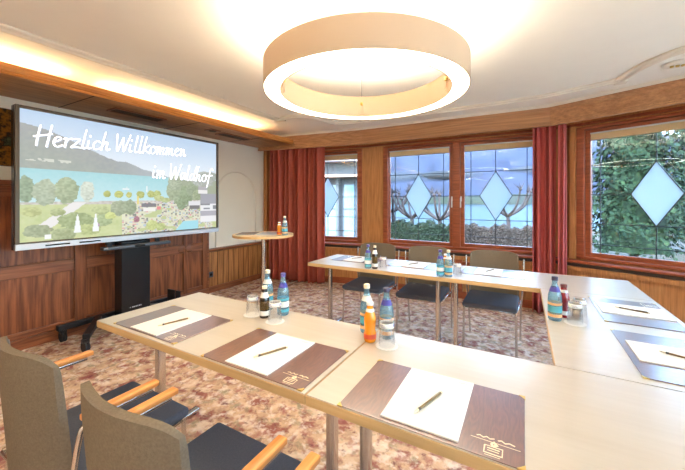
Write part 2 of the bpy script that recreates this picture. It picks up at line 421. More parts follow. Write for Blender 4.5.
for k_, o_ in enumerate(OD_ADDED):
    bm = B(); x0, x1 = o_; fw = .06
    for a in ((x0, x0+fw, WZ0, WZ1), (x1-fw, x1, WZ0, WZ1), (x0+fw, x1-fw, WZ0, WZ0+.07), (x0+fw, x1-fw, WZ1-.07, WZ1), ((x0+x1)/2-.04, (x0+x1)/2+.04, WZ0+.07, WZ1-.07)):
        box(bm, a[0], a[1], -.02, .12, a[2], a[3], .006)
    w_ = fl('window_%d' % (5+k_), bm, 'frame', FD)  # unseen windows added in the right wall to supply daylight
    for q0, q1 in ((x0+fw, (x0+x1)/2-.04), ((x0+x1)/2+.04, x1-fw)):
        bm = B(); box(bm, q0, q1, .055, .061, WZ0+.07, WZ1-.07); link('glass_pane', bm, 'wglass', w_)
# sill ledges with a dark heater slot, panel stiles beneath
path = [tuple(P0), tuple(P1), tuple(P2), tuple(P3)]
bm = B(); sweep(bm, path, [(0, .675), (.13, .675), (.14, .668), (.14, .652), (.13, .645), (0, .645)])
struct('trim_1', bm, 'frame')
bm = B(); sweep(bm, path, [(0, .643), (.07, .643), (.07, .60), (0, .60)]); struct('trim_2', bm, 'grille')
bm = B(); sweep(bm, path, [(0, .598), (.085, .598), (.085, .55), (.03, .545), (.03, 0), (0, 0)]); struct('trim_3', bm, 'pil')
bm = B(); sweep(bm, path, [(.03, 0), (.045, 0), (.045, .09), (.03, .1)]); struct('baseboard_back', bm, 'frame')
bm = B()
for x in (.3, 1.0, 1.36, 2.05):
    box(bm, P1.x+x, P1.x+x+.09, 4.735, 4.771, .1, .55, .004)
for x in (.55, 1.5): box(bm, P1.x+x-.1, P1.x+x+.24, 4.738, 4.772, .36, .52)
struct('trim_4', bm, 'frame')
# dark reveal above the windows and cornice (curtain box)
cp = []
def inset(d):
    out = []; n = len(path)
    for i, p in enumerate(path):
        p = Vector(p); d1 = (p-Vector(path[i-1])).normalized() if i else (Vector(path[1])-p).normalized()
        d2 = (Vector(path[i+1])-p).normalized() if i < n-1 else d1
        n1 = Vector((d1.y, -d1.x)); n2 = Vector((d2.y, -d2.x)); nn = (n1+n2).normalized(); out.append(tuple(p+nn*d/nn.dot(n1)))
    return out
bm = B(); sweep(bm, path, [(.25, 2.245), (.31, 2.245), (.31, 2.262), (.297, 2.268), (.297, 2.285), (.29, 2.29), (.29, 2.405), (.30, 2.42), (.315, 2.45), (.315, 2.478), (.25, 2.478)])
struct('trim_5', bm, 'cornice')
bm = B(); sweep(bm, path, [(.0, 2.40), (.25, 2.40), (.25, 2.478), (.0, 2.478)]); struct('trim_6', bm, 'frame')
bm = B(); sweep(bm, path, [(.0, 2.24), (.025, 2.24), (.025, 2.27), (.0, 2.27)]); struct('trim_7', bm, 'frame')
# jamb strip right of the curtain
bm = B(); box(bm, .17, .235, -.04, 0, .675, 2.24, .006); fl('trim_8', bm, 'pil', FC)
# corner post
bm = B(); box(bm, -4.1, -4.02, 4.40, 4.52, 0, 2.304, .006); struct('trim_9', bm, 'pil')

# soffit box, fascia, cove strip
bm = B(); box(bm, -4.1, -3.345, YB, 4.40, 2.305, 2.322)
for y in (.2, 1.45, 2.55, 3.6): box(bm, -4.1, -3.35, y, y+.006, 2.302, 2.305, mi=1)
struct('trim_10', bm, ['corniceY', 'dark'])
bm = B(); sweep(bm, [(-3.345, YB), (-3.345, 4.26)], [(0, 2.295), (.012, 2.295), (.02, 2.305), (.012, 2.315), (.02, 2.322), (.03, 2.345), (.03, 2.372), (0, 2.372)])
struct('trim_11', bm, 'fascia')
for i, (y, lab) in enumerate([(.6, 'nearest slotted air vent in the wooden soffit above the screen'), (2.0, 'slotted air vent in the wooden soffit above the middle of the screen'), (3.35, 'far slotted air vent in the soffit near the curtain corner')]):
    v = thing('air_vent', lab, 'vent', (-3.68, y, 2.305), 0, 'vents in the soffit')
    bm = B()
    for a in ((-.09, .09, -.27, -.25), (-.09, .09, .25, .27), (-.09, -.07, -.25, .25), (.07, .09, -.25, .25)): box(bm, *a, -.012, 0, .002)
    link('frame', bm, 'panelh', v)
    bm = B(); box(bm, -.07, .07, -.25, .25, -.003, 0, 0)
    for k in range(5): box(bm, -.06+k*.026, -.05+k*.026, -.25, .25, -.010, -.003, mi=1)
    link('slats', bm, ['dark', 'grille'], v)
for y, lab in [(2.92, 'small dark square spotlight in the soffit between the vents')]:
    v = thing('recessed_spotlight', lab, 'ceiling light', (-3.62, y, 2.305))
    bm = B(); box(bm, -.07, .07, -.08, .08, -.01, 0, .003); link('frame', bm, 'panelh', v)
    bm = B(); lathe(bm, [(0, -.016), (.045, -.016), (.05, -.010), (.0, -.010)]); link('lens', bm, 'grille', v, smooth=True)
led = B()
for (y0, y1) in ((-2.0, -.2), (0, 1.25), (1.6, 3.6)): box(led, -3.52, -3.49, y0, y1, 2.336, 2.346)
o = link('cove_light_strip', led, 'cove'); tag(o, 'warm light strip hidden on top of the wooden soffit', 'light strip')
# dark batten that holds the strip
bm = B(); box(bm, -3.54, -3.47, YB, 3.9, 2.3225, 2.3355); struct('trim_12', bm, 'stucco')

# ceiling mouldings
mp = [(.0, CZ-.001), (.0, CZ-.018), (.012, CZ-.03), (.03, CZ-.03), (.04, CZ-.02), (.06, CZ-.016), (.075, CZ-.02), (.085, CZ-.012), (.085, CZ-.001)]
bm = B(); sweep(bm, [(-2.96, YB), (-2.96, 3.40)], mp); struct('trim_13', bm, 'stucco')
bm = B(); box(bm, -2.98, -2.82, 3.40, 3.47, CZ-.034, CZ-.001, .006); struct('trim_14', bm, 'stucco')
arc = [(-2.82, 3.43), (-2.62, 3.42), (-2.50, 3.50), (-2.42, 3.68), (-2.38, 3.92), (-2.33, 4.02), (-2.2, 4.07)]
pth = [tuple(p) for p in catmull([Vector((a, b, 0)).to_2d() for a, b in arc], 5)]+[(-1.2, 4.11), (-.679, 4.12), (.195, 4.07), (.74, 3.89)]
pth += [tuple(p) for p in catmull([Vector(q) for q in [(.80, 3.87), (.845, 3.70), (.92, 3.49), (1.045, 3.33), (1.25, 3.22), (1.5, 3.16)]], 5)]
bm = B(); sweep(bm, pth, mp); struct('trim_15', bm, 'stucco', smooth=True, angle=30)
bm = B(); box(bm, .74, .83, 3.84, 3.93, CZ-.03, CZ-.001, .006); struct('trim_16', bm, 'stucco')
# flat white frieze above cornice
bm = B(); sweep(bm, [(-3.79, 4.24)]+inset(.34)[1:], [(.0, CZ-.03), (.02, CZ-.012), (.03, CZ-.001), (.0, CZ-.001)]); struct('trim_17', bm, 'stucco')
# ceiling rose fitting
v = thing('ceiling_spotlight', 'small white round ceiling fitting with tiny brass lamps above the right window', 'ceiling light', (1.09, 3.63, CZ))
bm = B(); lathe(bm, [(0, -.02), (.06, -.02), (.085, -.014), (.095, 0), (0, 0)]); link('rose', bm, 'stucco', v, smooth=True)
for k in range(3):
    bm = B(); lathe(bm, [(0, -.034), (.011, -.032), (.014, -.02), (0, -.02)], 12, cx=-.035+k*.034, cy=0); link('bulb', bm, 'brass', v, smooth=True)

# ---- panelled left wall
PX = -4.0
bm = B(); box(bm, -4.1, PX-.022, YB, 3.14, 0, 1.50); struct('trim_18', bm, 'panel')
bm = B()
def pv(y0, y1, z0, z1): box(bm, PX-.022, PX, y0, y1, z0, z1, .006, mi=0)
for y in (-1.6, -.55, .5, 1.548, 2.2): pv(y, y+.104, .1, 1.5)
pv(2.763, 2.822, .1, 1.5); pv(3.058, 3.14, .1, 1.5)
struct('trim_19', bm, 'panel')
bm = B()
ys = [-2.2, -1.6, -.55, .5, 1.548, 2.2, 2.763]
for a, b in zip([YB, -1.496, -.446, .604, 1.652, 2.304], [-1.6, -.55, .5, 1.548, 2.2, 2.763]):
    box(bm, PX-.022, PX-.001, a, b, .655, .775, .006); box(bm, PX-.022, PX-.001, a, b, 1.40, 1.5, .006); box(bm, PX-.022, PX-.001, a, b, .1, .16, .006)
box(bm, PX-.022, PX-.001, 2.822, 3.058, .655, .775, .006); box(bm, PX-.022, PX-.001, 2.822, 3.058, .1, .16, .006)
# rounded rail ends
for (yc) in (2.735, 2.85): 
    r = bmesh.ops.create_uvsphere(bm, u_segments=20, v_segments=10, radius=1)
    bmesh.ops.transform(bm, matrix=Matrix.Translation((PX, yc, .715)) @ Matrix.Diagonal((.012, .055, .058, 1)), verts=r['verts'])
struct('trim_20', bm, 'panelh')
bm = B(); sweep(bm, [(-4.1, YB), (-4.1, 3.15)], [(0, 1.50), (.12, 1.50), (.135, 1.51), (.135, 1.53), (.12, 1.545), (0, 1.545)]); struct('trim_21', bm, 'panelh')
bm = B(); box(bm, PX-.01, PX+.014, YB, 3.15, 0, .10, .005); struct('baseboard_left', bm, 'panelh')
bm = B(); box(bm, -4.1, -4.0, 3.14, 3.165, 0, 1.52); struct('trim_22', bm, 'panelh')
# lower panelling right of the screen
bm = B(); box(bm, -4.1, -4.075, 3.165, 4.40, 0, .60)
for k in range(11): box(bm, -4.075, -4.072, 3.27+k*.105, 3.276+k*.105, .09, .60, mi=1)
struct('trim_23', bm, ['panel_lite', 'dark'])
bm = B(); sweep(bm, [(-4.1, 3.165), (-4.1, 4.40)], [(0, .60), (.03, .60), (.07, .618), (.075, .63), (.075, .65), (0, .655)]); struct('trim_24', bm, 'panelh')
bm = B(); box(bm, -4.075, -4.055, 3.165, 4.40, 0, .09, .004); struct('baseboard_left.001', bm, 'panelh')
# round-arched moulding on the cream wall
ap = [(3.36, .66)]+[(3.36, 1.4)]+[(3.78-.42*cos(a*pi/16), 1.42+.42*sin(a*pi/16)) for a in range(17)]+[(4.20, .66)]
bm = B()
for i in range(len(ap)-1):
    p, q = Vector(ap[i]), Vector(ap[i+1])
tube(bm, [(-4.098, y, z) for y, z in ap], .014, 8); struct('trim_25', bm, 'stucco', smooth=True)

v = thing('wall_socket', 'dark grey square power socket low on the panelled wall', 'socket', (-4.072, 3.25, .27))
bm = B(); box(bm, 0, .010, -.042, .042, -.042, .042, .003); link('plate', bm, 'greymetal', v)
bm = B(); r = bmesh.ops.create_cone(bm, segments=20, radius1=.02, radius2=.02, depth=.003, cap_ends=True, matrix=Matrix.Translation((.0115, 0, 0)) @ Matrix.Rotation(pi/2, 4, 'Y')); link('outlet', bm, 'blackg', v)

# painting left of the screen
v = thing('painting', 'dark autumn toned painting on the wall behind the screen edge', 'painting', (-4.1, .62, 1.68))
bm = B(); box(bm, 0, .02, -.48, .48, .0, .51, .002); link('canvas', bm, 'art', v)
bm = B(); box(bm, 0, .012, -.49, .49, -.005, .515); link('backing', bm, 'dark', v)

# ---------------------------------------------------------------- curtains
def curtain(name, pts, z0, z1, folds, amp, mat, label, group=None):
    base = catmull([Vector(p) for p in pts], 90); n = len(base); bm = B(); rows = []
    ln = [0]
    for a, b in zip(base, base[1:]): ln.append(ln[-1]+(b-a).length)
    T = ln[-1]; rnd = [random.uniform(-.5, .5) for _ in range(40)]
    zs = 14
    for j in range(zs+1):
        z = z0+(z1-z0)*j/zs; k = 1-j/zs; row = []
        for i in range(n):
            p = base[i]; d = (base[min(i+1, n-1)]-base[max(i-1, 0)]).normalized(); nn = Vector((d.y, -d.x))
            t = ln[i]/T; ph = t*folds*2*pi + .5*sin(t*9+rnd[0]*4)
            w = amp*(.85+.3*k)*(sin(ph)+.35*sin(2*ph+rnd[1]*6+k*.7))+amp*.3*sin(t*17+k*1.5)
            q = p+nn*w+d*amp*.35*cos(ph*.5+k)
            row.append(bm.verts.new((q.x, q.y, z)))
        rows.append(row)
    for a, b in zip(rows, rows[1:]):
        for i in range(n-1): bm.faces.new((a[i], a[i+1], b[i+1], b[i]))
    o = link(name, bm, mat, smooth=True)
    md = o.modifiers.new('thickness', 'SOLIDIFY'); md.thickness = .003
    return tag(o, label, 'curtain', group)
ia = inset(.185)
def al(f, x, y): 
    r = Matrix.Rotation(f[1], 2); q = r @ Vector((x, y)); return (f[0].x+q.x, f[0].y+q.y)
curtain('curtain', [al(FA, LA+.20, -.20), al(FA, LA+.32, -.20), al(FA, LA+.46, -.205)], .015, 2.40, 4, .05, 'curt', 'narrow rust red curtain in the corner by the cream wall', 'rust curtains left')
curtain('curtain', [al(FA, LA+.50, -.21), al(FA, LA+.8, -.21), al(FA, LA+1.20, -.20)], .015, 2.40, 8, .05, 'curt', 'wide rust red curtain covering the left side of the left window', 'rust curtains left')
curtain('curtain', [(P2.x-.25, 4.625), (P2.x-.10, 4.62), (P2.x-.01, 4.612)], .015, 2.40, 4, .042, 'curt2', 'left half of the rose red curtain pair between lake window and conifer window')
curtain('curtain', [(P2.x+.065, 4.60), al(FC, .13, -.18), al(FC, .20, -.18)], .015, 2.40, 3, .036, 'curt2', 'right half of the rose red curtain pair next to the conifer window')

# ---------------------------------------------------------------- pendant lamp
LX, LY, LZ = -.91, 1.92, 2.05
lamp = thing('ring_pendant_lamp', 'large beige ring pendant lamp with glowing white underside', 'lamp', (LX, LY, LZ))
RO, RI, RH = .645, .540, .165
bm = B(); lathe(bm, [(RO, 0), (RO, RH), (RO-.006, RH), (RO-.006, .002)], 96, closed=True); link('outer_shade', bm, 'ring', lamp, smooth=True, angle=40)
bm = B(); lathe(bm, [(RI, 0), (RI, RH), (RI+.006, RH), (RI+.006, .002)], 96, closed=True); link('inner_shade', bm, 'ring', lamp, smooth=True, angle=40)
bm = B(); lathe(bm, [(RI+.007, .004), (RO-.007, .004), (RO-.007, .010), (RI+.007, .010)], 96, closed=True); link('diffuser', bm, 'glow', lamp)
bm = B(); lathe(bm, [(RI+.007, RH-.014), (RO-.007, RH-.014), (RO-.007, RH-.008), (RI+.007, RH-.008)], 96, closed=True); link('uplight_diffuser', bm, 'glowup', lamp)
for k in range(4):
    a = radians(28+90*k); bm = B()
    tube(bm, [((RI+.003)*cos(a), (RI+.003)*sin(a), .12), ((RI+.003)*cos(a), (RI+.003)*sin(a), CZ-LZ-.002)], .0018, 6); link('suspension_cable', bm, 'chromed', lamp)
    bm = B(); lathe(bm, [(0, 0), (.011, 0), (.011, .022), (0, .022)], 12, cx=(RI-.010)*cos(a), cy=(RI-.010)*sin(a))
    for v_ in bm.verts: v_.co.z += .09
    link('cable_clamp', bm, 'brass', lamp, smooth=True, angle=40)
    bm = B(); tube(bm, catmull([((RI-.008)*cos(a+t*.028), (RI-.008)*sin(a+t*.028), z) for t, z in ((0, .09), (-1, .06), (-1.4, .035), (0, .02), (1.3, .03), (.6, .06), (0, .09))], 4), .0025, 6); link('cable_coil', bm, 'ring', lamp, smooth=True)
bm = B(); lathe(bm, [(0, CZ-LZ-.03), (.11, CZ-LZ-.03), (.13, CZ-LZ-.022), (.13, CZ-LZ-.001), (0, CZ-LZ-.001)], 40); link('ceiling_canopy', bm, 'white', lamp, smooth=True, angle=40)

fill_lamp = dup(lamp, (-.91, -.85, LZ), radians(20), 'ring pendant lamp added unseen behind the camera for fill light')  # second ring lamp is an unseen addition for fill
# ---------------------------------------------------------------- tables
TZ = .745; TT = .034
def t_leg(parent, x, yc, reach=.25):
    bm = B(); box(bm, x-.017, x+.017, yc-.025, yc+.025, .035, TZ-TT-.004, .008, seg=3)
    c = link('leg', bm, 'chrome', parent, smooth=True, angle=50)
    bm = B(); box(bm, x-.022, x+.022, yc-reach, yc+reach, .008, .034, .010, seg=3); link('foot', bm, 'chrome', c, smooth=True, angle=50)
    for s in (-1, 1):
        bm = B(); lathe(bm, [(0, 0), (.014, 0), (.014, .008), (0, .008)], 14, cx=x, cy=yc+s*(reach-.03)); link('glide', bm, 'rubber', c)
    bm = B(); box(bm, x-.03, x+.03, yc-.2, yc+.2, TZ-TT-.014, TZ-TT-.001, .003); link('bracket', bm, 'chromed', c)
def conf_table(x0, x1, y0, y1, legs, yc, label, axis='x'):
    t = thing('conference_table', label, 'table', ((x0+x1)/2, (y0+y1)/2, 0), 0, 'conference tables in a U shape')
    a, b = (x1-x0)/2, (y1-y0)/2
    bm = B(); box(bm, -a+.002, a-.002, -b+.002, b-.002, TZ-.003, TZ, .0008, seg=1)
    link('tabletop', bm, 'table', t)
    bm = B(); box(bm, -a, a, -b, b, TZ-TT, TZ-.0035, .0015, seg=1); link('edge_band', bm, 'tedge', t)
    for l in legs: 
        t_leg(t, l-(x0+x1)/2, yc-(y0+y1)/2)
    return t
G = .0015
conf_table(-1.905, -.60-G, .83, 1.43, (-1.835, -.675), 1.12, 'pale maple conference table at the near left, two desk mats on it')
conf_table(-.60+G, .70, .83, 1.43, (-.525, .62), 1.12, 'near pale maple conference table holding one desk mat and the orange juice bottle')
conf_table(.10, .70, 1.43+G, 2.66-G, (.4,), 1.62, 'pale maple conference table at the right linking near and far rows')
conf_table(-1.89, -.595-G, 2.66, 3.25, (-1.82, -.68), 2.98, 'far pale conference table under the windows, left one, with two mats')
conf_table(-.595+G, .70, 2.66, 3.25, (-.525, .62), 2.98, 'far pale conference table under the windows, right one, reaching the corner')

# ---------------------------------------------------------------- desk mats, pads, pens
def desk_mat(cx, cy, rz, where):
    t = thing('desk_mat', 'brown desk mat with gold print '+where, 'desk mat', (cx, cy, TZ+.0006), rz, 'desk mats')
    bm = B(); box(bm, -.242, .242, -.158, .158, 0, .0032, .001, seg=1)
    link('leather_pad', bm, 'leather', t)
    bm = B(); pl = lambda x, y, o: (x, y, .0034+o)
    ex, ey = .175, -.112
    for seg_, w in [([(-.055, .012), (.058, .012)], .0022), ([(-.042, .022), (-.034, .026), (-.026, .021), (-.018, .027), (-.01, .022), (0, .027)], .0035),
                    ([(.008, .024), (.016, .028), (.024, .022), (.034, .027), (.046, .023)], .004), ([(-.02, -.004), (.02, -.004), (.02, -.03), (-.02, -.03), (-.02, -.004)], .0028),
                    ([(-.014, -.012), (.014, -.012)], .004), ([(-.013, -.02), (.013, -.02)], .003), ([(-.006, .004), (0, .014), (.006, .004), (0, -.002), (-.006, .004)], .006),
                    ([(-.018, -.037), (.016, -.037)], .002)]:
        ribbon(bm, [(ex+x, ey+y) for x, y in seg_], w*1.5, pl)
    link('gold_emblem', bm, 'gold', t)
    for sx, sy in ((-1, -1), (1, -1), (1, 1), (-1, 1)):
        bm = B(); q = [(sx*.2435, sy*.1595), (sx*.226, sy*.1595), (sx*.2435, sy*.142)]
        prism(bm, q, .0000, .0042); link('brass_corner', bm, 'brass', t)
    return t
def notepad(cx, cy, rz, where):
    t = thing('notepad', 'white blank notepad '+where, 'notepad', (cx, cy, TZ+.0042), rz, 'notepads on the mats')
    bm = B(); box(bm, -.104, .104, -.148, .148, 0, .0045, .0006, seg=1); link('sheets', bm, 'paper', t)
    bm = B(); box(bm, -.1035, .1035, -.1475, .1475, -.0008, -.0001); link('back_board', bm, 'mag', t)
    bm = B(); ribbon(bm, [(.05, .128), (.06, .131), (.068, .127), (.078, .130), (.086, .128)], .0035, lambda x, y, o: (x, y, .0047)); link('printed_heading', bm, 'ink', t)
    return t
def ballpen(cx, cy, ang, where):
    t = thing('ballpoint_pen', 'bronze ballpoint pen '+where, 'pen', (cx, cy, TZ+.0042+.0045+.0042), ang, 'pens on the notepads')
    bm = B(); tube(bm, [(-.045, 0, 0), (.066, 0, 0)], .0038, 12); link('barrel', bm, 'pen', t, smooth=True, angle=40)
    bm = B(); tube(bm, [(-.072, 0, 0), (-.068, 0, 0), (-.052, 0, 0)], lambda u: .0010+.0027*min(1, u*1.2), 12); link('tip', bm, 'penlight', t, smooth=True, angle=40)
    bm = B(); tube(bm, [(-.053, 0, 0), (-.044, 0, 0)], .0041, 12); link('ring', bm, 'pendark', t, smooth=True, angle=40)
    bm = B(); tube(bm, [(.066, 0, 0), (.074, 0, 0)], .0028, 10); link('button', bm, 'penlight', t, smooth=True, angle=40)
    bm = B(); box(bm, .018, .064, -.0014, .0014, .0038, .0056, .0005); link('clip', bm, 'chromed', t)
sets = [  # mat centre, rot, pad centre, pen centre, pen angle, description
    (-1.538, 1.008, 0, -1.540, 1.005, -1.510, .990, radians(74), 'at the far left end of the near table'),
    (-.862, .995, 0, -.878, .995, -.872, .978, radians(66), 'in the middle of the near table'),
    (-.240, .990, 0, -.248, .993, -.247, .962, radians(72), 'at the near right, by the orange juice bottle'),
    (.515, 2.325, pi/2, .520, 2.335, .516, 2.33, radians(-20), 'on the right table near its far end'),
    (.515, 1.715, pi/2, .530, 1.72, .535, 1.712, radians(-23), 'on the right table closest to the camera'),
    (-1.52, 3.05, pi, -1.52, 3.05, -1.55, 3.06, radians(56), 'in front of the leftmost olive chair'),
    (-.90, 3.05, pi, -.90, 3.05, -.93, 3.05, radians(62), 'in front of the middle olive chair'),
    (-.235, 3.05, pi, -.265, 3.05, -.26, 3.07, radians(66), 'in front of the rightmost olive chair'),
]
for (mx, my, mr, px, py, qx, qy, qa, wh) in sets:
    desk_mat(mx, my, mr, wh); notepad(px, py, mr, wh); ballpen(qx, qy, qa, wh)

# ---------------------------------------------------------------- chairs
def back_surface(bm, w0, w1, z0, z1, yb, yt, curve, th, nx=14, nz=10):
    F = []; R = []
    for j in range(nz+1):
        t = j/nz; z = z0+(z1-z0)*t; hw = w0+(w1-w0)*sin(t*pi/2)
        rf, rr = [], []
        for i in range(nx+1):
            u = -1+2*i/nx
            # rounded top corners
            zz = z-(.03*abs(u)**6 if j == nz else .012*abs(u)**6*t)
            y = yb+(yt-yb)*(t**1.25)-.0*u+curve*(u*u)
            tt = th*(1-.45*abs(u)**5)*(1-.35*(t**8))
            rf.append(bm.verts.new((u*hw, y+tt/2, zz))); rr.append(bm.verts.new((u*hw, y-tt/2, zz)))
        F.append(rf); R.append(rr)
    for j in range(nz):
        for i in range(nx):
            bm.faces.new((F[j][i], F[j][i+1], F[j+1][i+1], F[j+1][i])); bm.faces.new((R[j][i+1], R[j][i], R[j+1][i], R[j+1][i+1]))
    for j in range(nz):
        bm.faces.new((F[j][0], F[j+1][0], R[j+1][0], R[j][0])); bm.faces.new((F[j+1][nx], F[j][nx], R[j][nx], R[j+1][nx]))
    for i in range(nx):
        bm.faces.new((F[nz][i], F[nz][i+1], R[nz][i+1], R[nz][i])); bm.faces.new((F[0][i+1], F[0][i], R[0][i], R[0][i+1]))
def chair(loc, rz, label, arms, group):
    t = thing('armchair' if arms else 'dining_chair', label, 'chair', loc, rz, group)
    bm = B(); box(bm, -.222, .222, -.215, .245, .418, .462, .018, seg=3)
    for v in bm.verts:
        if v.co.z > .44: v.co.z -= .010*(1-min(1, abs(v.co.x)/.15))*1
        if v.co.y > .2: v.co.z -= .008
    link('seat', bm, 'char', t, smooth=True, angle=60)
    bm = B(); back_surface(bm, .226, .219, .40, .862, -.238, -.275, .052, .040); bk = link('backrest', bm, 'olive', t, smooth=True, angle=60)
    for s in (-1, 1):
        bm = B(); tube(bm, [(s*((.226-.007*sin(k/10*pi/2))-.010), -.238-.037*((k/10)**1.25)+.046+.0125, .402+.425*k/10) for k in range(11)], .003, 6)
        link('seam_piping', bm, 'piping', bk, smooth=True)
    for s in (-1, 1):
        bm = B(); tube(bm, catmull([(s*.205, .215, .42), (s*.208, .222, .38), (s*.212, .232, .0)], 4), .0095, 10); link('leg', bm, 'chrome', t, smooth=True, angle=50)
        if arms:
            bm = B(); tube(bm, catmull([(s*.232, -.262, 0), (s*.242, -.205, .35), (s*.250, -.175, .58), (s*.254, -.158, .622), (s*.255, -.12, .632), (s*.255, .055, .632)], 6), .0095, 10)
        else:
            bm = B(); tube(bm, catmull([(s*.230, -.285, 0), (s*.236, -.235, .30), (s*.246, -.205, .45), (s*.256, -.212, .62), (s*.260, -.228, .80)], 6), .0085, 10)
        link('leg', bm, 'chrome', t, smooth=True, angle=50)
        if arms:
            bm = B(); box(bm, s*.255-.017, s*.255+.017, -.170, .078, .641, .661, .005, seg=3); link('armrest', bm, 'armwood', t, smooth=True, angle=50)
    bm = B()
    for s in (-1, 1): tube(bm, [(s*.207, .215, .405), (s*.226, -.05, .403), (s*.238, -.225, .40)], .008, 10)
    tube(bm, [(-.207, .215, .403), (.207, .215, .403)], .007, 8); tube(bm, [(-.238, -.225, .395), (.238, -.225, .395)], .009, 10)
    link('seat_frame', bm, 'chrome', t, smooth=True)
    return t
ch = chair((-1.50, .67, 0), 0, 'olive and charcoal armchair with orange wooden arms at the far left bottom', True, 'armchairs in the foreground')
dup(ch, (-.875, .672, 0), 0, 'olive and charcoal armchair with orange wooden arms, second from the left in front')
dup(ch, (-.245, .665, 0), 0, 'armchair mostly outside the frame at the bottom, only an orange wooden arm tip seen')
ch = chair((-1.50, 3.30, 0), pi, 'olive backed chair at the far table, nearest the left window', False, 'chairs behind the far table')
dup(ch, (-.90, 3.31, 0), pi+.02, 'olive backed chair at the far table, middle of the three')
dup(ch, (-.265, 3.32, 0), pi-.01, 'olive backed chair at the far table, rightmost, nearest the rose curtain')

# ---------------------------------------------------------------- bottles and glasses
def cyl_band(bm, r, z0, z1, mi=0): lathe(bm, [(r, z0), (r, z1), (r-.001, z1), (r-.001, z0)], 28, mi, closed=True)
def bottle(kind, x, y, z, label, h=.222, group=None):
    t = thing(dict(w='water_bottle', c='cola_bottle', o='juice_bottle')[kind[0]], label, 'bottle', (x, y, z), 0, group)
    k = h/.222
    if kind[0] == 'w':
        prof = [(0, 0), (.027, 0), (.0305, .006), (.031, .10), (.030, .125), (.024, .150), (.0165, .170), (.0125, .188), (.0125, .205), (0, .205)]
        bm = B(); lathe(bm, [(r, q*k) for r, q in prof]); link('glass_body', bm, 'bblue', t, smooth=True, angle=50)
        bm = B(); lathe(bm, [(0, .203*k), (.0145, .203*k), (.0145, .220*k), (.012, .222*k), (0, .222*k)], 24); link('cap', bm, dict(c='water', p='purple', d='capdark')[kind[1]], t, smooth=True, angle=50)
        bm = B(); cyl_band(bm, .0318, .045*k, .075*k); cyl_band(bm, .0318, .02*k, .035*k, 1); cyl_band(bm, .0318, .08*k, .092*k, 1)
        link('label', bm, ['laba' if kind[1] != 'p' else 'labw', 'laborange' if kind[1] != 'p' else 'laba'], t, smooth=True, angle=50)
        bm = B(); lathe(bm, [(.0252, .147*k), (.0172, .170*k), (.0165, .170*k), (.0245, .147*k)], 24, closed=True); link('neck_label', bm, 'labb' if kind[1] in 'pd' else 'labw', t, smooth=True, angle=50)
    elif kind[0] == 'c':
        prof = [(0, 0), (.0235, 0), (.026, .006), (.026, .085), (.022, .105), (.0135, .130), (.012, .150), (0, .150)]
        k = h/.165
        bm = B(); lathe(bm, [(r, q*k) for r, q in prof]); link('glass_body', bm, 'cola', t, smooth=True, angle=50)
        bm = B(); lathe(bm, [(0, .149*k), (.0135, .149*k), (.0135, .163*k), (0, .165*k)], 24); link('cap', bm, 'water', t, smooth=True, angle=50)
        bm = B(); cyl_band(bm, .0265, .014*k, .038*k); link('label', bm, 'labw', t, smooth=True, angle=50)
        bm = B(); lathe(bm, [(.0235, .1055*k), (.0145, .132*k), (.0138, .132*k), (.0228, .1055*k)], 24, closed=True); link('neck_label', bm, 'labw', t, smooth=True, angle=50)
        bm = B()
        for q in range(9): 
            z0 = .045+q*.005; cyl_band(bm, .0263, z0*k, (z0+.0018)*k)
        link('foil_rings', bm, 'colagold', t, smooth=True, angle=50)
    else:
        k = h/.172; mt = 'orange' if kind[1] == 'o' else 'redj'
        prof = [(0, 0), (.022, 0), (.026, .008), (.027, .035), (.0225, .055), (.0265, .085), (.026, .105), (.018, .130), (.0135, .145), (.0135, .158), (0, .158)]
        bm = B(); lathe(bm, [(r, q*k) for r, q in prof]); link('glass_body', bm, mt, t, smooth=True, angle=50)
        bm = B(); lathe(bm, [(0, .157*k), (.0155, .157*k), (.0155, .170*k), (0, .172*k)], 24); link('cap', bm, 'labw' if kind[1] == 'o' else 'capred', t, smooth=True, angle=50)
        bm = B(); lathe(bm, [(.0275, .016*k), (.0275, .036*k), (.0262, .036*k), (.0262, .016*k)], 24, closed=True); link('label', bm, 'labred' if kind[1] == 'o' else 'labw', t, smooth=True, angle=50)
        bm = B(); lathe(bm, [(.0192, .130*k), (.0152, .143*k), (.0145, .143*k), (.0185, .130*k)], 24, closed=True); link('neck_label', bm, 'labw', t, smooth=True, angle=50)
    return t
def tumbler(x, y, z, label, group='upturned glasses on the tables'):
    # an upturned tumbler: wide rim below, closed base on top
    t = thing('drinking_glass', label, 'glass', (x, y, z), 0, group)
    bm = B(); lathe(bm, [(.034, 0), (.0335, .03), (.0275, .105), (.0, .108), (0, .098), (.0262, .096), (.032, .03), (.0325, 0)], 32); link('tumbler', bm, 'tglass', t, smooth=True, angle=50)
    bm = B(); lathe(bm, [(.0303, .078), (.0286, .098), (.0280, .098), (.0297, .078)], 32, closed=True); link('printed_band', bm, 'labw', t, smooth=True)
    bm = B()
    for k in range(3):
        a0 = -2.1+k*2.0; pts = [(a0+q*.13, .088+.0035*(-1)**q) for q in range(6)]
        ribbon(bm, pts, .0022, lambda a, zz, o: (.0302*cos(a), .0302*sin(a), zz)) if False else None
        for a, zz in pts: 
            r = bmesh.ops.create_cube(bm, size=.003, matrix=Matrix.Translation((.0300*cos(a), .0300*sin(a), zz)))
    link('printed_mark', bm, 'labb', t)
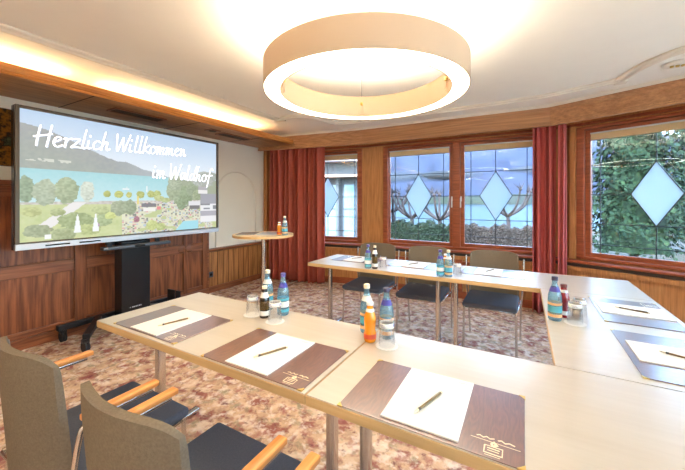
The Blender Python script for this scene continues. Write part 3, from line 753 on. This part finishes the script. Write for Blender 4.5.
def coaster(x, y, z, label):
    bm = B(); n = 40; prof = []
    top = []; bot = []
    for k in range(n):
        r = .047+.0015*cos(k*pi); a = 2*pi*k/n
        bot.append(bm.verts.new((r*cos(a), r*sin(a), 0))); top.append(bm.verts.new((r*cos(a), r*sin(a), .0018)))
    bm.faces.new(top); bm.faces.new(bot[::-1])
    for k in range(n): bm.faces.new((bot[k], bot[(k+1) % n], top[(k+1) % n], top[k]))
    o = link('coaster', bm, 'paper', loc=(x, y, z)); tag(o, label, 'coaster', 'white paper coasters')
Z0 = TZ+.0006
def glass_on(x, y, d): coaster(x, y, Z0, 'white paper coaster under the '+d); tumbler(x, y, Z0+.0022, d)
# near left group
glass_on(-1.270, 1.280, 'upturned glass left of the near brown cola bottle')
bottle('c', -1.189, 1.285, Z0, 'small brown cola bottle with cream cap between glasses on the near table', .165)
bottle('wc', -1.262, 1.388, Z0, 'blue water bottle with cream cap behind the small brown cola bottle')
bottle('wp', -1.132, 1.366, Z0, 'blue water bottle with purple cap at left of near table')
glass_on(-1.098, 1.262, 'upturned glass right of the near brown cola bottle')
# near right group
bottle('oo', -.585, 1.289, Z0, 'orange juice bottle with white cap on the near table', .172)
bottle('wc', -.640, 1.375, Z0, 'blue water bottle with cream cap behind the orange juice bottle')
bottle('wd', -.536, 1.360, Z0, 'blue water bottle with dark cap right of the orange juice bottle')
glass_on(-.503, 1.278, 'upturned glass right of the orange juice bottle on near table')
# far left group
bottle('wp', -1.245, 2.70, Z0, 'blue water bottle with purple cap on the left far table', .215)
bottle('c', -1.183, 2.712, Z0, 'dark cola bottle with peach label on the left far table', .21)
tumbler(-1.125, 2.765, Z0, 'upturned glass on the left far table, alone beside two bottles')
# far middle group
bottle('wp', -.597, 2.70, Z0, 'blue water bottle with violet label left of the joint of the far tables', .215)
bottle('wc', -.535, 2.715, Z0, 'blue water bottle with peach label at the joint of the far tables', .215)
bottle('oo', -.572, 2.79, Z0, 'orange juice bottle half hidden between two water bottles on the far table', .172)
tumbler(-.477, 2.775, Z0, 'upturned glass on the right far table beside the bottles at its joint')
# right group
bottle('wd', .138, 1.985, Z0, 'aqua water bottle with dark cap on the right table inner edge')
bottle('or', .183, 2.060, Z0, 'dark red juice bottle beside the aqua water bottle on the right table', .172)
glass_on(.222, 1.975, 'upturned glass in front of the dark red juice bottle')
tumbler(.252, 2.075, Z0, 'upturned glass right behind the dark red juice bottle')

# ---------------------------------------------------------------- bistro table
TH = radians(29.26)
def cam_pt(u, Z): 
    xc = (u-342.5)/324*Z; return (xc*cos(TH)-Z*sin(TH), xc*sin(TH)+Z*cos(TH))
bx, by = cam_pt(263.5, 3.66); BZ = .990
t = thing('bistro_table', 'tall bistro table with pale wooden top and chrome column by the curtain', 'table', (bx, by, 0), TH)
bm = B(); prs = []
for k in range(48): a = 2*pi*k/48; prs.append((.335*cos(a), .335*sin(a)))
prism(bm, prs, BZ-.003, BZ); link('tabletop', bm, 'bistro', t)
bm = B(); prism(bm, prs, BZ-.026, BZ-.0032); link('edge_band', bm, 'peachtop', t)
bm = B(); tube(bm, [(0, 0, .02), (0, 0, .62)], .030, 20); link('lower_column', bm, 'chrome', t, smooth=True, angle=50)
bm = B(); tube(bm, [(0, 0, .60), (0, 0, BZ-.027)], .024, 20); link('upper_column', bm, 'chrome', t, smooth=True, angle=50)
bm = B(); lathe(bm, [(0, 0), (.22, 0), (.225, .008), (.05, .022), (0, .024)], 40); link('base', bm, 'chromed', t, smooth=True, angle=50)
def bp(dx, dy): return (bx+dx*cos(TH)-dy*sin(TH), by+dx*sin(TH)+dy*cos(TH))
p = bp(.262, -.12); bottle('wc', p[0], p[1], BZ+.0005, 'blue water bottle on the tall bistro table', .205)
p = bp(.195, -.08); bottle('oo', p[0], p[1], BZ+.0005, 'orange juice bottle on the tall bistro table', .14)
for i, (dx, dy, rz, m, lab) in enumerate([(-.17, -.02, .03, 'mag', 'grey brochure on the left of the bistro table'), (.06, -.03, -.03, 'paper', 'white brochure stack in the middle of the bistro table')]):
    p = bp(dx, dy); t = thing('brochure', lab, 'brochure', (p[0], p[1], BZ+.0005), TH+rz)
    bm = B(); box(bm, -.10, .10, -.14, .14, 0, .006, .001, seg=1); link('pages', bm, 'paper', t)
    bm = B(); box(bm, -.101, .101, -.141, .141, .0061, .0075); link('cover', bm, 'mag' if m == 'mag' else 'silver', t)

# ---------------------------------------------------------------- display
DX = -3.56; Y0, Y1, ZB, ZT = .977, 2.949, .958, 2.135
disp = thing('display_screen', 'large wall sized touch display showing a lake and a white greeting', 'display', (DX, (Y0+Y1)/2, ZB))
hw = (Y1-Y0)/2; hz = ZT-ZB
def yl(y): return y-(Y0+Y1)/2
bm = B(); box(bm, -.065, -.004, -hw, hw, .0, hz, .006); link('housing', bm, 'blackg', disp)
bm = B()
box(bm, -.004, .022, -hw, -hw+.028, .052, hz, .003); box(bm, -.004, .022, hw-.028, hw, .052, hz, .003)
box(bm, -.004, .022, -hw+.028, hw-.028, hz-.024, hz, .003); box(bm, -.004, .022, -hw+.028, hw-.028, .052, .062, .003)
link('bezel', bm, 'screenbezel', disp)
bm = B(); box(bm, -.006, .026, -hw, hw, .0, .050, .004); sb = link('silver_bar', bm, 'silver', disp)
bm = B()
for y in (-.80, -.56): box(bm, .0262, .0275, y, y+.17, .018, .030, .0005)
link('port_slots', bm, 'blackg', sb)
# picture: painted per face on a fine grid
SW, SH = 2*hw-.056, hz-.024-.062
NX, NY = 300, 170
def lerp(a, b, t): return tuple(a[i]+(b[i]-a[i])*t for i in range(3))
def interp(pts, x):
    if x <= pts[0][0]: return pts[0][1]
    for (a, b), (c, d) in zip(pts, pts[1:]):
        if x <= c: return b+(d-b)*(x-a)/(c-a)
    return pts[-1][1]
rg = [(0, .105), (.05, .115), (.10, .135), (.15, .165), (.20, .205), (.26, .25), (.33, .30), (.38, .325), (.42, .32), (.46, .345), (.50, .375), (.54, .39), (.57, .395), (.60, .415), (.66, .435), (1, .435)]
rnd = random.Random(3)
def hsh(x, y): 
    v = sin(x*127.1+y*311.7)*43758.5453; return v-math.floor(v)
def vn(x, y):
    xi, yi = math.floor(x), math.floor(y); fx, fy = x-xi, y-yi; fx = fx*fx*(3-2*fx); fy = fy*fy*(3-2*fy)
    return (hsh(xi, yi)*(1-fx)+hsh(xi+1, yi)*fx)*(1-fy)+(hsh(xi, yi+1)*(1-fx)+hsh(xi+1, yi+1)*fx)*fy
blobs = []   # (s, t, rs, rt, colour) tree crowns and shrubs
for s, t_, rs, rt, c in [(.02, .60, .03, .10, (112, 132, 100)), (.085, .62, .045, .10, (142, 154, 126)), (.165, .60, .045, .11, (132, 146, 108)), (.245, .61, .03, .09, (176, 184, 168)),
        (.33, .625, .018, .03, (150, 156, 66)), (.385, .625, .022, .033, (156, 160, 64)), (.435, .63, .016, .026, (164, 164, 76)), (.495, .625, .022, .034, (146, 152, 66)), (.555, .62, .026, .036, (150, 156, 74)), (.59, .615, .022, .034, (150, 160, 80)),
        (.385, .755, .04, .07, (128, 138, 104)), (.44, .745, .035, .07, (120, 132, 98)), (.30, .77, .04, .04, (154, 164, 104)), (.04, .77, .035, .04, (158, 164, 96)), (.13, .78, .03, .03, (142, 152, 94)),
        (.20, .855, .07, .07, (128, 142, 86)), (.31, .86, .045, .05, (134, 150, 96)), (.255, .93, .05, .05, (150, 160, 90)), (.06, .92, .05, .05, (126, 136, 96)), (.15, .96, .05, .05, (132, 142, 92)), (.345, .82, .025, .03, (176, 184, 96)),
        (.73, .62, .055, .12, (124, 138, 100)), (.69, .58, .045, .09, (132, 144, 108)), (.775, .63, .045, .11, (108, 124, 84)), (.83, .56, .055, .09, (118, 130, 98)), (.74, .72, .03, .06, (104, 122, 82)), (.85, .62, .03, .06, (124, 136, 96)),
        (.60, .66, .03, .03, (160, 166, 100)), (.64, .68, .03, .025, (150, 160, 96)), (.70, .90, .0, .0, (0, 0, 0)), (.56, .93, .035, .05, (168, 176, 96)), (.61, .95, .03, .04, (156, 168, 92)), (.475, .865, .016, .028, (136, 74, 90)), (.285, .90, .012, .018, (150, 110, 140)), (.93, .40, .09, .06, (136, 142, 132)), (.90, .47, .08, .05, (150, 154, 144)), (.70, .49, .05, .08, (140, 150, 122))]:
    blobs.append((s, t_, rs, rt, c))
def paint(s, t):
    n = vn(s*90, t*60)
    if t < .44:
        r = interp(rg, s)+.006*(vn(s*60, 1)-.5)
        if t < r:
            c = lerp((176, 202, 232), (230, 238, 246), min(1, t/.42))
        else:
            k = (t-r)/.2; c = lerp((146, 150, 156), (146, 154, 148), min(1, k)); c = lerp(c, (166, 172, 160), .5*n)
            if .02 < s < .18 and .36 < t < .38 and n > .45: c = (206, 208, 196)
            if s > .36: c = lerp(c, (176, 186, 196), min(.5, (s-.36)*3))
    elif t < .70-.03*s:
        c = lerp((146, 202, 210), (186, 222, 228), max(0, (t-.44)/.25)); c = lerp(c, (206, 230, 234), .2*n)
        if abs(s-.42) < .018 and abs(t-.575) < .006: c = (240, 240, 240)
        if abs(s-.425) < .002 and .55 < t < .575: c = (230, 230, 230)
        if abs(s-.53) < .002 and .54 < t < .60: c = (235, 240, 240)
        if s > .66: c = (150, 158, 130)
    else:
        c = lerp((196, 204, 134), (176, 190, 120), vn(s*25, t*25)); c = lerp(c, (216, 214, 180), .4*n)
        if t < .715: c = lerp((170, 160, 150), (220, 214, 206), n)
        pc = .20-.17*((t-.72)/.25)
        if .70 < t < .95 and abs(s-pc) < .022+.01*t: c = (228, 224, 222)
        if .40 < s < .97 and t > .70:      # busy village terrace
            h1 = hsh(math.floor(s*110), math.floor(t*75)); h2 = vn(s*30, t*30)
            c = lerp(c, (236, 228, 222), .55)
            if h1 > .72: c = (196, 178, 168)
            if h1 > .86: c = (222, 150, 150)
            if h1 > .92: c = (170, 190, 206)
            if h1 < .12: c = (120, 118, 110)
            if h2 < .25: c = (182, 192, 130)
    for bs, bt, rs, rt, col in blobs:
        if rs and ((s-bs)/rs)**2+((t-bt)/rt)**2 < 1+.5*(vn(s*70+bs*50, t*60)-.5):
            q = vn(s*120+7, t*90); d = ((s-bs)/rs*.5+(t-bt)/rt*.5); c = lerp(col, tuple(min(255, v+46) for v in col), q*.9-.3*d)
    # house roofs, right
    if s > .875 and .60 < t < .93:
        c = (232, 230, 232)
        if t < .72 and (s-.875) > (t-.60)*-.6+.0: c = (150, 148, 156)
        if .72 < t < .78 and hsh(math.floor(s*40), math.floor(t*30)) > .5: c = (118, 120, 126)
        if .80 < t < .86: c = (164, 160, 168)
    if .86 < s < .93 and .52 < t < .60: c = (168, 162, 166) if t < .56 else (232, 228, 226)
    if .79 < s < .875 and .69 < t < .735: c = (222, 220, 222)
    if .795 < s < .87 and .735 < t < .775: c = (104, 98, 96)
    if .50 < s < .585 and .71 < t < .75: c = (110, 104, 110)
    if .51 < s < .58 and .75 < t < .79: c = (236, 232, 226)
    if .585 < s < .61 and .74 < t < .775: c = (220, 120, 126)
    if .478 < s < .488 and .64 < t < .72: c = (226, 202, 100)
    if t > .905+.02*(s-.7) and .70+(1-t)*.6 < s < .86: c = (150, 212, 226)
    for us in (.205, .280):
        if abs(s-us) < (.002+(t-.80)*.085) and .80 < t < .955: c = (238, 240, 242)
    if abs(s-.095) < .012 and .955 < t < .99: c = (240, 240, 240)
    return lerp(c, (236, 238, 236), .14)
bm = B(); vs = [[bm.verts.new((.006, -SW/2+SW*i/NX, .062+SH*(1-j/NY))) for i in range(NX+1)] for j in range(NY+1)]
cl = bm.loops.layers.float_color.new('picture')
for j in range(NY):
    for i in range(NX):
        f = bm.faces.new((vs[j][i], vs[j+1][i], vs[j+1][i+1], vs[j][i+1])); c = lin(paint((i+.5)/NX, (j+.5)/NY))
        for l in f.loops: l[cl] = c
m, nt, b = newmat('screen_picture'); at = nt.nodes.new('ShaderNodeAttribute'); at.attribute_name = 'picture'
b.inputs['Base Color'].default_value = (.01, .01, .01, 1); nt.links.new(at.outputs['Color'], b.inputs['Emission Color']); b.inputs['Emission Strength'].default_value = .56; b.inputs['Roughness'].default_value = .4
scr = link('screen', bm, m, disp)
# hand-lettered greeting
GL = {
 'H': ([[(.08, .97), (.05, .5), (.04, .0)], [(.43, 1.02), (.39, .5), (.36, -.04)], [(-.07, .42), (.18, .50), (.47, .60)]], .52),
 'W': ([[(.0, .98), (.03, .5), (.08, .0), (.20, .45), (.28, .80), (.30, .4), (.35, .0), (.47, .5), (.58, 1.0)]], .58),
 'e': ([[(.02, .22), (.18, .30), (.26, .42), (.16, .50), (.05, .34), (.06, .10), (.18, .0), (.34, .10)]], .36),
 'r': ([[(.0, .42), (.08, .46), (.07, .2), (.06, .0)], [(.07, .25), (.15, .42), (.26, .47)]], .27),
 'z': ([[(.0, .44), (.16, .46), (.28, .45), (.14, .22), (.0, .02), (.14, .05), (.34, .04)]], .34),
 'l': ([[(.12, 1.0), (.08, .5), (.06, .14), (.10, .0), (.19, .06)]], .22),
 'i': ([[(.04, .44), (.03, .2), (.05, .02), (.14, .06)], [(.07, .66), (.08, .72)]], .21),
 'c': ([[(.26, .40), (.17, .48), (.04, .32), (.04, .10), (.14, .0), (.32, .10)]], .32),
 'h': ([[(.12, 1.0), (.06, .5), (.03, .0)], [(.04, .2), (.16, .44), (.24, .40), (.22, .15), (.26, .0), (.36, .08)]], .38),
 'k': ([[(.12, 1.0), (.06, .5), (.03, .0)], [(.30, .50), (.08, .24), (.20, .12), (.34, .0)]], .35),
 'o': ([[(.16, .46), (.04, .34), (.04, .10), (.16, .0), (.28, .14), (.26, .36), (.16, .46), (.36, .42)]], .36),
 'm': ([[(.0, .42), (.05, .44), (.03, .0)], [(.04, .2), (.13, .44), (.19, .38), (.17, .02)], [(.18, .2), (.28, .44), (.35, .38), (.33, .08), (.38, .0), (.45, .07)]], .47),
 'n': ([[(.0, .42), (.05, .44), (.03, .0)], [(.04, .2), (.15, .44), (.22, .38), (.20, .08), (.26, .0), (.33, .07)]], .35),
 'a': ([[(.28, .44), (.12, .46), (.03, .24), (.08, .02), (.20, .14), (.28, .42), (.26, .10), (.36, .04)]], .36),
 'd': ([[(.24, .42), (.10, .44), (.03, .22), (.08, .02), (.20, .12)], [(.36, 1.0), (.28, .5), (.26, .08), (.36, .04)]], .37),
 'f': ([[(.34, .84), (.28, .98), (.18, .85), (.12, .4), (.08, -.1), (.04, -.38)], [(.0, .40), (.16, .44), (.34, .48)]], .34),
}
def text_bm(lines, off, mi_off=(0, 0)):
    bm = B()
    for txt, ya, za, yb_, zb_, h in lines:
        adv = sum((GL[c][1] if c != ' ' else .22) for c in txt)
        sx = (yb_-ya)/adv; x = 0
        for c in txt:
            if c == ' ': x += .22; continue
            for st in GL[c][0]:
                pts = catmull([Vector(p) for p in st], 6)
                pp = []
                for q in pts:
                    X = x+q.x+.10*q.y
                    pp.append((ya+sx*X, za+(zb_-za)*X/adv+q.y*h))
                ribbon(bm, pp, .0125, lambda a, z, o: (.0065+o, yl(a)+mi_off[0], z-ZB+mi_off[1]), off)
                for (a, z) in (pp[0], pp[-1]):
                    vs_ = [bm.verts.new((.0065+off, yl(a)+mi_off[0]+.0056*cos(k*pi/4), z-ZB+mi_off[1]+.0056*sin(k*pi/4))) for k in range(8)]; bm.faces.new(vs_)
            x += GL[c][1]
    return bm
LN = [('Herzlich Willkommen', 1.10, 1.825, 2.48, 1.900, .175), ('im Waldhof', 2.075, 1.615, 2.85, 1.610, .18)]
M['txt'] = emit('greeting_white', (255, 255, 255), .62); M['txts'] = emit('greeting_shadow', (140, 150, 164), .6)
for ln_ in LN:
    link('greeting_shadow', text_bm([ln_], .0004, (.006, -.006)), 'txts', scr); link('greeting_lettering', text_bm([ln_], .0014), 'txt', scr)

# stand
st = thing('display_stand', 'black rolling floor stand carrying the large display', 'stand', (-3.66, 1.925, 0))
bm = B(); box(bm, -.06, .085, -.145, .145, .13, .945, .008)
col = link('column', bm, 'blackg', st)
bm = B()
for k, w in enumerate((.006, .014, .012, .012, .010, .012, .008)):
    if k: box(bm, .0855, .0862, -.06+k*.017, -.06+k*.017+w*.8, .245, .258)
box(bm, .0855, .0862, -.067, -.057, .248, .255)
link('maker_lettering', bm, 'silver', col)
bm = B(); box(bm, -.13, -.066, -.20, .20, .9, 1.6, .006); link('mounting_frame', bm, 'black', st)
bm = B(); box(bm, -.10, .033, -.35, .35, 1.25, 1.29, .003); box(bm, -.10, .033, -.35, .35, 1.6, 1.64, .003); link('screen_bracket', bm, 'black', st)
bm = B(); box(bm, -.255, -.195, -.56, .54, .115, .165, .006); link('base_beam', bm, 'black', st)
bm = B(); box(bm, -.20, .06, -.12, .12, .112, .1295, .003); link('base_plate', bm, 'black', st)
for dy in (-.515, .50):
    bm = B(); d_ = Vector((.235-(-.215), dy-dy*.42)); an = atan2(d_.y, d_.x)
    box(bm, .01-d_.length/2, .01+d_.length/2, dy*.71-.028, dy*.71+.028, .1155, .1645, .005, rot=None)
    bmesh.ops.rotate(bm, verts=bm.verts, cent=(.01, dy*.71, 0), matrix=Matrix.Rotation(an, 3, 'Z'))
    ft = link('outrigger', bm, 'black', st)
    for dx in (-.225, .225):
        bm = B(); tube(bm, [(dx, dy-.018, .052), (dx, dy-.002, .052)], .050, 24); tube(bm, [(dx, dy+.002, .052), (dx, dy+.018, .052)], .050, 24)
        link('caster_wheel', bm, 'rubber', ft, smooth=True, angle=45)
        bm = B(); box(bm, dx-.022, dx+.022, dy-.026, dy+.026, .085, .120, .004); link('caster_fork', bm, 'black', ft)
bm = B(); box(bm, .06, .13, .455, .475, .16, .30, .003); box(bm, -.1, .03, .455, .475, .16, .30, .003); link('cable_hook', bm, 'black', st)
# shelf bar in front of the column
sbx = thing('sound_bar', 'slim dark grey bar mounted below the display', 'sound bar', (-3.50, 1.90, .885))
bm = B(); box(bm, -.030, .04, -.335, .335, 0, .032, .008, seg=3); link('body', bm, 'greymetal', sbx, smooth=True, angle=50)
bm = B(); lathe(bm, [(0, 0), (.011, 0), (.013, .004), (0, .006)], 16)
bmesh.ops.transform(bm, matrix=Matrix.Translation((.041, .0, .016)) @ Matrix.Rotation(pi/2, 4, 'Y'), verts=bm.verts); link('lens', bm, 'blackg', sbx, smooth=True)
bm = B(); box(bm, .0402, .0412, -.05, .05, .004, .028, .0003); link('front_panel', bm, 'blackg', sbx)
for y in (-.27, .20):
    bm = B(); box(bm, -.015, .015, y-.02, y+.02, .033, .072, .003); link('bracket', bm, 'black', sbx)

# ---------------------------------------------------------------- outdoors
bm = B(); prism(bm, [(-30, 5.2), (30, 5.2), (30, 26), (-30, 26)], -.9, -.5)
tag(link('lawn', bm, 'grass'), 'brownish winter lawn in front of the windows', 'lawn', None, 'structure')
bm = B(); prism(bm, [(-900, 27), (900, 27), (900, 900), (-900, 900)], -5, -3.5)
tag(link('lake', bm, 'lake'), 'turquoise lake beyond the garden', 'lake', None, 'structure')
bm = B(); prism(bm, [(XR+.2, -9), (15, -9), (15, 5.1), (XR+.2, 5.1)], -.5, -.32)  # added pale ground, bounces sunlight up to the ceiling
tag(link('added_terrace', bm, 'added_terrace'), 'pale paving added unseen outside the right wall to bounce sunlight inside', 'added_terrace', None, 'structure')
# mountains
def ridge(name, label, y, x0, x1, h, depth, mat, seed, base=-3.4, nx=90, ny=14):
    bm = B(); rr = random.Random(seed); ph = [rr.uniform(0, 6) for _ in range(6)]; rows = []
    for j in range(ny+1):
        v = j/ny; row = []
        for i in range(nx+1):
            u = i/nx; x = x0+(x1-x0)*u
            hh = h*(.78+.16*sin(u*7+ph[0])+.1*sin(u*17+ph[1])+.04*sin(u*41+ph[2]))
            z = base+hh*(sin(v*pi/2)**1.1)*(1 if v < 1 else 1)+.04*h*sin(u*60+v*9+ph[3])*v*(1-v)
            row.append(bm.verts.new((x, y+depth*v+20*sin(u*30+v*5), z)))
        rows.append(row)
    for a, b in zip(rows, rows[1:]):
        for i in range(nx): bm.faces.new((a[i], a[i+1], b[i+1], b[i]))
    o = link(name, bm, mat, smooth=True); return tag(o, label, 'mountain', None, 'structure')
ridge('far_shore', 'low sunlit far shore fields across the lake', 700, -900, 700, 22, 120, 'shore', 5)
ridge('mountain_range', 'blue grey forested mountain range behind the lake', 820, -1500, 1200, 330, 380, 'mount', 2)
# low cloud banks lying against the mountains
def cloud(x, y, z, rx, rz, seed, label):
    bm = B(); rr = random.Random(seed)
    for k in range(16):
        u = rr.uniform(-1, 1); r = rz*rr.uniform(.5, 1)*(1-.5*abs(u))
        s = bmesh.ops.create_icosphere(bm, subdivisions=3, radius=1)
        bmesh.ops.transform(bm, matrix=Matrix.Translation((u*rx, rr.uniform(-20, 20), rr.uniform(-.25, .25)*rz)) @ Matrix.Diagonal((r*3.2, 20, r*.8, 1)), verts=s['verts'])
    o = link('cloud_bank', bm, 'cloudv', smooth=True, loc=(x, y, z)); tag(o, label, 'cloud', None, 'stuff')
m, nt, b = newmat('cloud_vapour'); nt.nodes.remove(b)
vol = nt.nodes.new('ShaderNodeVolumeScatter'); vol.inputs['Density'].default_value = .012; vol.inputs['Color'].default_value = (.96, .98, 1, 1)
# a soft translucent skin reads as mist without volumetric noise
tr = nt.nodes.new('ShaderNodeBsdfTransparent'); df = nt.nodes.new('ShaderNodeBsdfDiffuse'); df.inputs['Color'].default_value = lin((60, 63, 68))
lw = nt.nodes.new('ShaderNodeLayerWeight'); lw.inputs['Blend'].default_value = .5
mr = nt.nodes.new('ShaderNodeMapRange'); mr.inputs['From Min'].default_value = 1; mr.inputs['From Max'].default_value = 0; mr.inputs['To Min'].default_value = 0; mr.inputs['To Max'].default_value = .4
nt.links.new(lw.outputs['Facing'], mr.inputs['Value']); mx = nt.nodes.new('ShaderNodeMixShader'); nt.links.new(mr.outputs[0], mx.inputs[0]); nt.links.new(tr.outputs[0], mx.inputs[1]); nt.links.new(df.outputs[0], mx.inputs[2])
nt.links.new(mx.outputs[0], nt.nodes['Material Output'].inputs['Surface']); M['cloudv'] = m
cloud(-260, 760, 62, 150, 26, 1, 'pale low cloud against the mountain seen through the left lake sash')
cloud(140, 690, 60, 150, 24, 4, 'pale low cloud against the mountain seen through the right lake sash')

def leaf_cloud(bm, fn, n, size, rr, flat=False):
    for _ in range(n):
        p, nrm = fn(rr); a = Vector((rr.gauss(0, 1), rr.gauss(0, 1), rr.gauss(0, 1))).normalized()
        t = nrm.cross(a).normalized(); b2 = nrm.cross(t).normalized()*(.6)+nrm*.5
        s = size*rr.uniform(.6, 1.3)
        vs = [bm.verts.new(p+t*s), bm.verts.new(p+b2*s), bm.verts.new(p-t*s), bm.verts.new(p-b2*s*.6)]
        bm.faces.new(vs)
def conifer(x, y, h, r, seed, label):
    t = thing('conifer_tree', label, 'tree', (x, y, -.5))
    rr = random.Random(seed)
    def fn(q):
        v = q.random()**.75; a = q.uniform(0, 2*pi); z = h*(.06+.94*v); rad = r*(1-v)**.75*(.75+.25*sin(a*5+v*40))*q.uniform(.55, 1.05)
        return Vector((rad*cos(a), rad*sin(a), z)), Vector((cos(a), sin(a), .5)).normalized()
    bm = B(); leaf_cloud(bm, fn, 17000, .07, rr); lathe(bm, [(0, .5), (r*.5, .5), (r*.32, h*.45), (0, h*.8)], 20); link('foliage', bm, 'conif', t)
    bm = B(); tube(bm, [(0, 0, 0), (0, 0, h*.9)], lambda u: .09*(1-u)+.01, 10); link('trunk', bm, 'bark', t)
def hedge(x0, x1, y, h, label, mat='hedge', nm='hedge', d=.35, n=4500):
    rr = random.Random(int(x0*10)+50); bm = B()
    def fn(q):
        f = q.random(); x = q.uniform(x0, x1); b_ = .07*sin(x*6)+.05*sin(x*17)
        if f < .6: return Vector((x, y-d+q.uniform(-.05, .05), q.uniform(-.45, h+b_))), Vector((0, -1, .2)).normalized()
        return Vector((x, y+q.uniform(-d, d), h+b_+q.uniform(-.06, .05))), Vector((0, -.3, 1)).normalized()
    leaf_cloud(bm, fn, n, .05, rr); box(bm, x0, x1, y-d+.04, y+d-.04, -.5, h-.06)
    tag(link(nm, bm, mat), label, 'hedge')
def bare_tree(x, y, h, seed, label):
    t = thing('bare_tree', label, 'tree', (x, y, -.5), 0, 'pollarded trees by the lake'); rr = random.Random(seed)
    bm = B(); tube(bm, catmull([(0, 0, 0), (.03, 0, h*.25), (-.02, 0, h*.5)], 4), lambda u: .10-.03*u, 10); link('trunk', bm, 'bark', t, smooth=True)
    bm = B()
    for k in range(7):
        a = k*2*pi/7+rr.uniform(-.3, .3); L = h*.42*rr.uniform(.8, 1.15)
        p0 = Vector((-.02, 0, h*.45)); p1 = p0+Vector((cos(a)*L*.5, sin(a)*L*.5, L*.35)); p2 = p1+Vector((cos(a)*L*.25, sin(a)*L*.25, L*.55))
        tube(bm, catmull([p0, p1, p2], 5), lambda u: .055-.02*u, 8)
        bmesh.ops.create_icosphere(bm, subdivisions=2, radius=.075, matrix=Matrix.Translation(p2))
        for q in range(6):
            d = Vector((rr.gauss(0, .5), rr.gauss(0, .5), rr.uniform(.4, 1))).normalized()*rr.uniform(.15, .42)
            tube(bm, [p2, p2+d*.6, p2+d+Vector((0, 0, .05))], lambda u: .016*(1-u)+.004, 5)
    link('branches', bm, 'bark', t, smooth=True)
p = cam_pt(634, 9.0); conifer(p[0], p[1], 6.8, 1.45, 3, 'bright green conifer close outside the right window')
p = cam_pt(700, 11.5); conifer(p[0], p[1], 7.5, 1.3, 8, 'second green conifer further right outside the right window')
def gp(u, Z): return cam_pt(u, Z)
p = gp(422, 11.5); hedge(p[0]-2.2, p[0]+1.3, p[1], .55, 'dark green clipped hedge below the lake view')
p = gp(500, 12.5); hedge(p[0]-1.3, p[0]+1.9, p[1], .35, 'dry pinkish shrub row beyond the right lake sash', 'shrub', 'shrub_row')
p = gp(412, 13.5); bare_tree(p[0], p[1], 2.6, 1, 'bare pollarded tree at the left of the lake view')
p = gp(440, 12.8); bare_tree(p[0], p[1], 2.5, 2, 'bare pollarded tree in front of the lake, right part of the left sash')
p = gp(508, 14.0); bare_tree(p[0], p[1], 2.7, 5, 'bare pollarded tree seen through the right lake sash')
p = gp(393, 15.5); bare_tree(p[0], p[1], 3.0, 9, 'bare pollarded tree nearest the white house')
# neighbouring house
hx, hy = gp(338, 12.0)
hs = thing('white_house', 'white neighbouring house with glazed bays outside the left window', 'building', (hx, hy, -.5), radians(20))
bm = B(); box(bm, -3.0, .75, 0, 4, 0, 3.3); link('wall', bm, 'hwall', hs)
bm = B(); box(bm, -3.2, 1.0, -.5, 4.3, 3.3, 3.42); box(bm, -3.2, 1.0, -.35, 4.3, 3.42, 4.6, rot=None); link('roof', bm, 'hroof', hs)
bm = B(); box(bm, -3.1, .9, -.62, 0, 2.72, 2.82); link('awning_beam', bm, 'hwood', hs)
for k in range(5):
    x = -2.55+k*.68
    bm = B(); box(bm, x, x+.5, -.03, .0, .5, 2.55, .005); w_ = link('window', bm, 'hwall', hs)
    bm = B(); box(bm, x+.06, x+.44, -.04, -.031, .56, 1.55); box(bm, x+.06, x+.44, -.04, -.031, 1.62, 2.48); link('pane', bm, 'hglass', w_)
for k in range(5):
    x = -2.7+k*.68
    bm = B(); box(bm, x-.05, x+.05, -.25, -.12, 0, 2.72, .01); link('column', bm, 'hwall', hs)

# ---------------------------------------------------------------- light
w = bpy.data.worlds.new('World'); bpy.context.scene.world = w; w.use_nodes = True
nt = w.node_tree; bg = nt.nodes['Background']; sk = nt.nodes.new('ShaderNodeTexSky'); sk.sky_type = 'NISHITA'
sk.sun_disc = False; sk.sun_elevation = radians(38); sk.sun_rotation = radians(200); sk.air_density = 1.2; sk.dust_density = 2.0
hz_ = nt.nodes.new('ShaderNodeMix'); hz_.data_type = 'RGBA'; hz_.inputs['Factor'].default_value = .6; hz_.inputs['B'].default_value = (1.05, 1.08, 1.12, 1)
nt.links.new(sk.outputs[0], hz_.inputs['A']); nt.links.new(hz_.outputs['Result'], bg.inputs['Color']); bg.inputs['Strength'].default_value = 4.2
sd = bpy.data.lights.new('sun', 'SUN'); sd.energy = 11; sd.angle = radians(1.5); sd.color = (1, .95, .86)
so = bpy.data.objects.new('sun', sd); C.objects.link(so)
so.rotation_euler = Vector((-.03, -.78, .62)).to_track_quat('Z', 'Y').to_euler()
def portal(f, x0, x1):
    l = bpy.data.lights.new('daylight_portal', 'AREA'); l.shape = 'RECTANGLE'; l.size = x1-x0; l.size_y = 1.5; l.cycles.is_portal = True
    o = bpy.data.objects.new('daylight_portal', l); C.objects.link(o)
    q = al(f, (x0+x1)/2, .2); o.location = (q[0], q[1], 1.45)
    o.rotation_euler = (radians(-90), 0, f[1])
portal(FA, *OA[0]); portal(FB, *OB[0]); portal(FC, *OC[0]); portal(FC, *OC[1]); [portal(FD, *o_) for o_ in OD_ADDED]

cam = bpy.data.cameras.new('camera'); co = bpy.data.objects.new('camera', cam); C.objects.link(co)
cam.sensor_width = 36; cam.lens = 324/685*36; cam.shift_y = -33/685; cam.clip_start = .02; cam.clip_end = 5000
co.location = (0, 0, 1.35); co.rotation_euler = (pi/2, 0, TH)
sc = bpy.context.scene; sc.camera = co
sc.view_settings.view_transform = 'Standard'; sc.view_settings.look = 'None'; sc.view_settings.gamma = 1; sc.view_settings.use_curve_mapping = False
sc.view_settings.exposure = .93
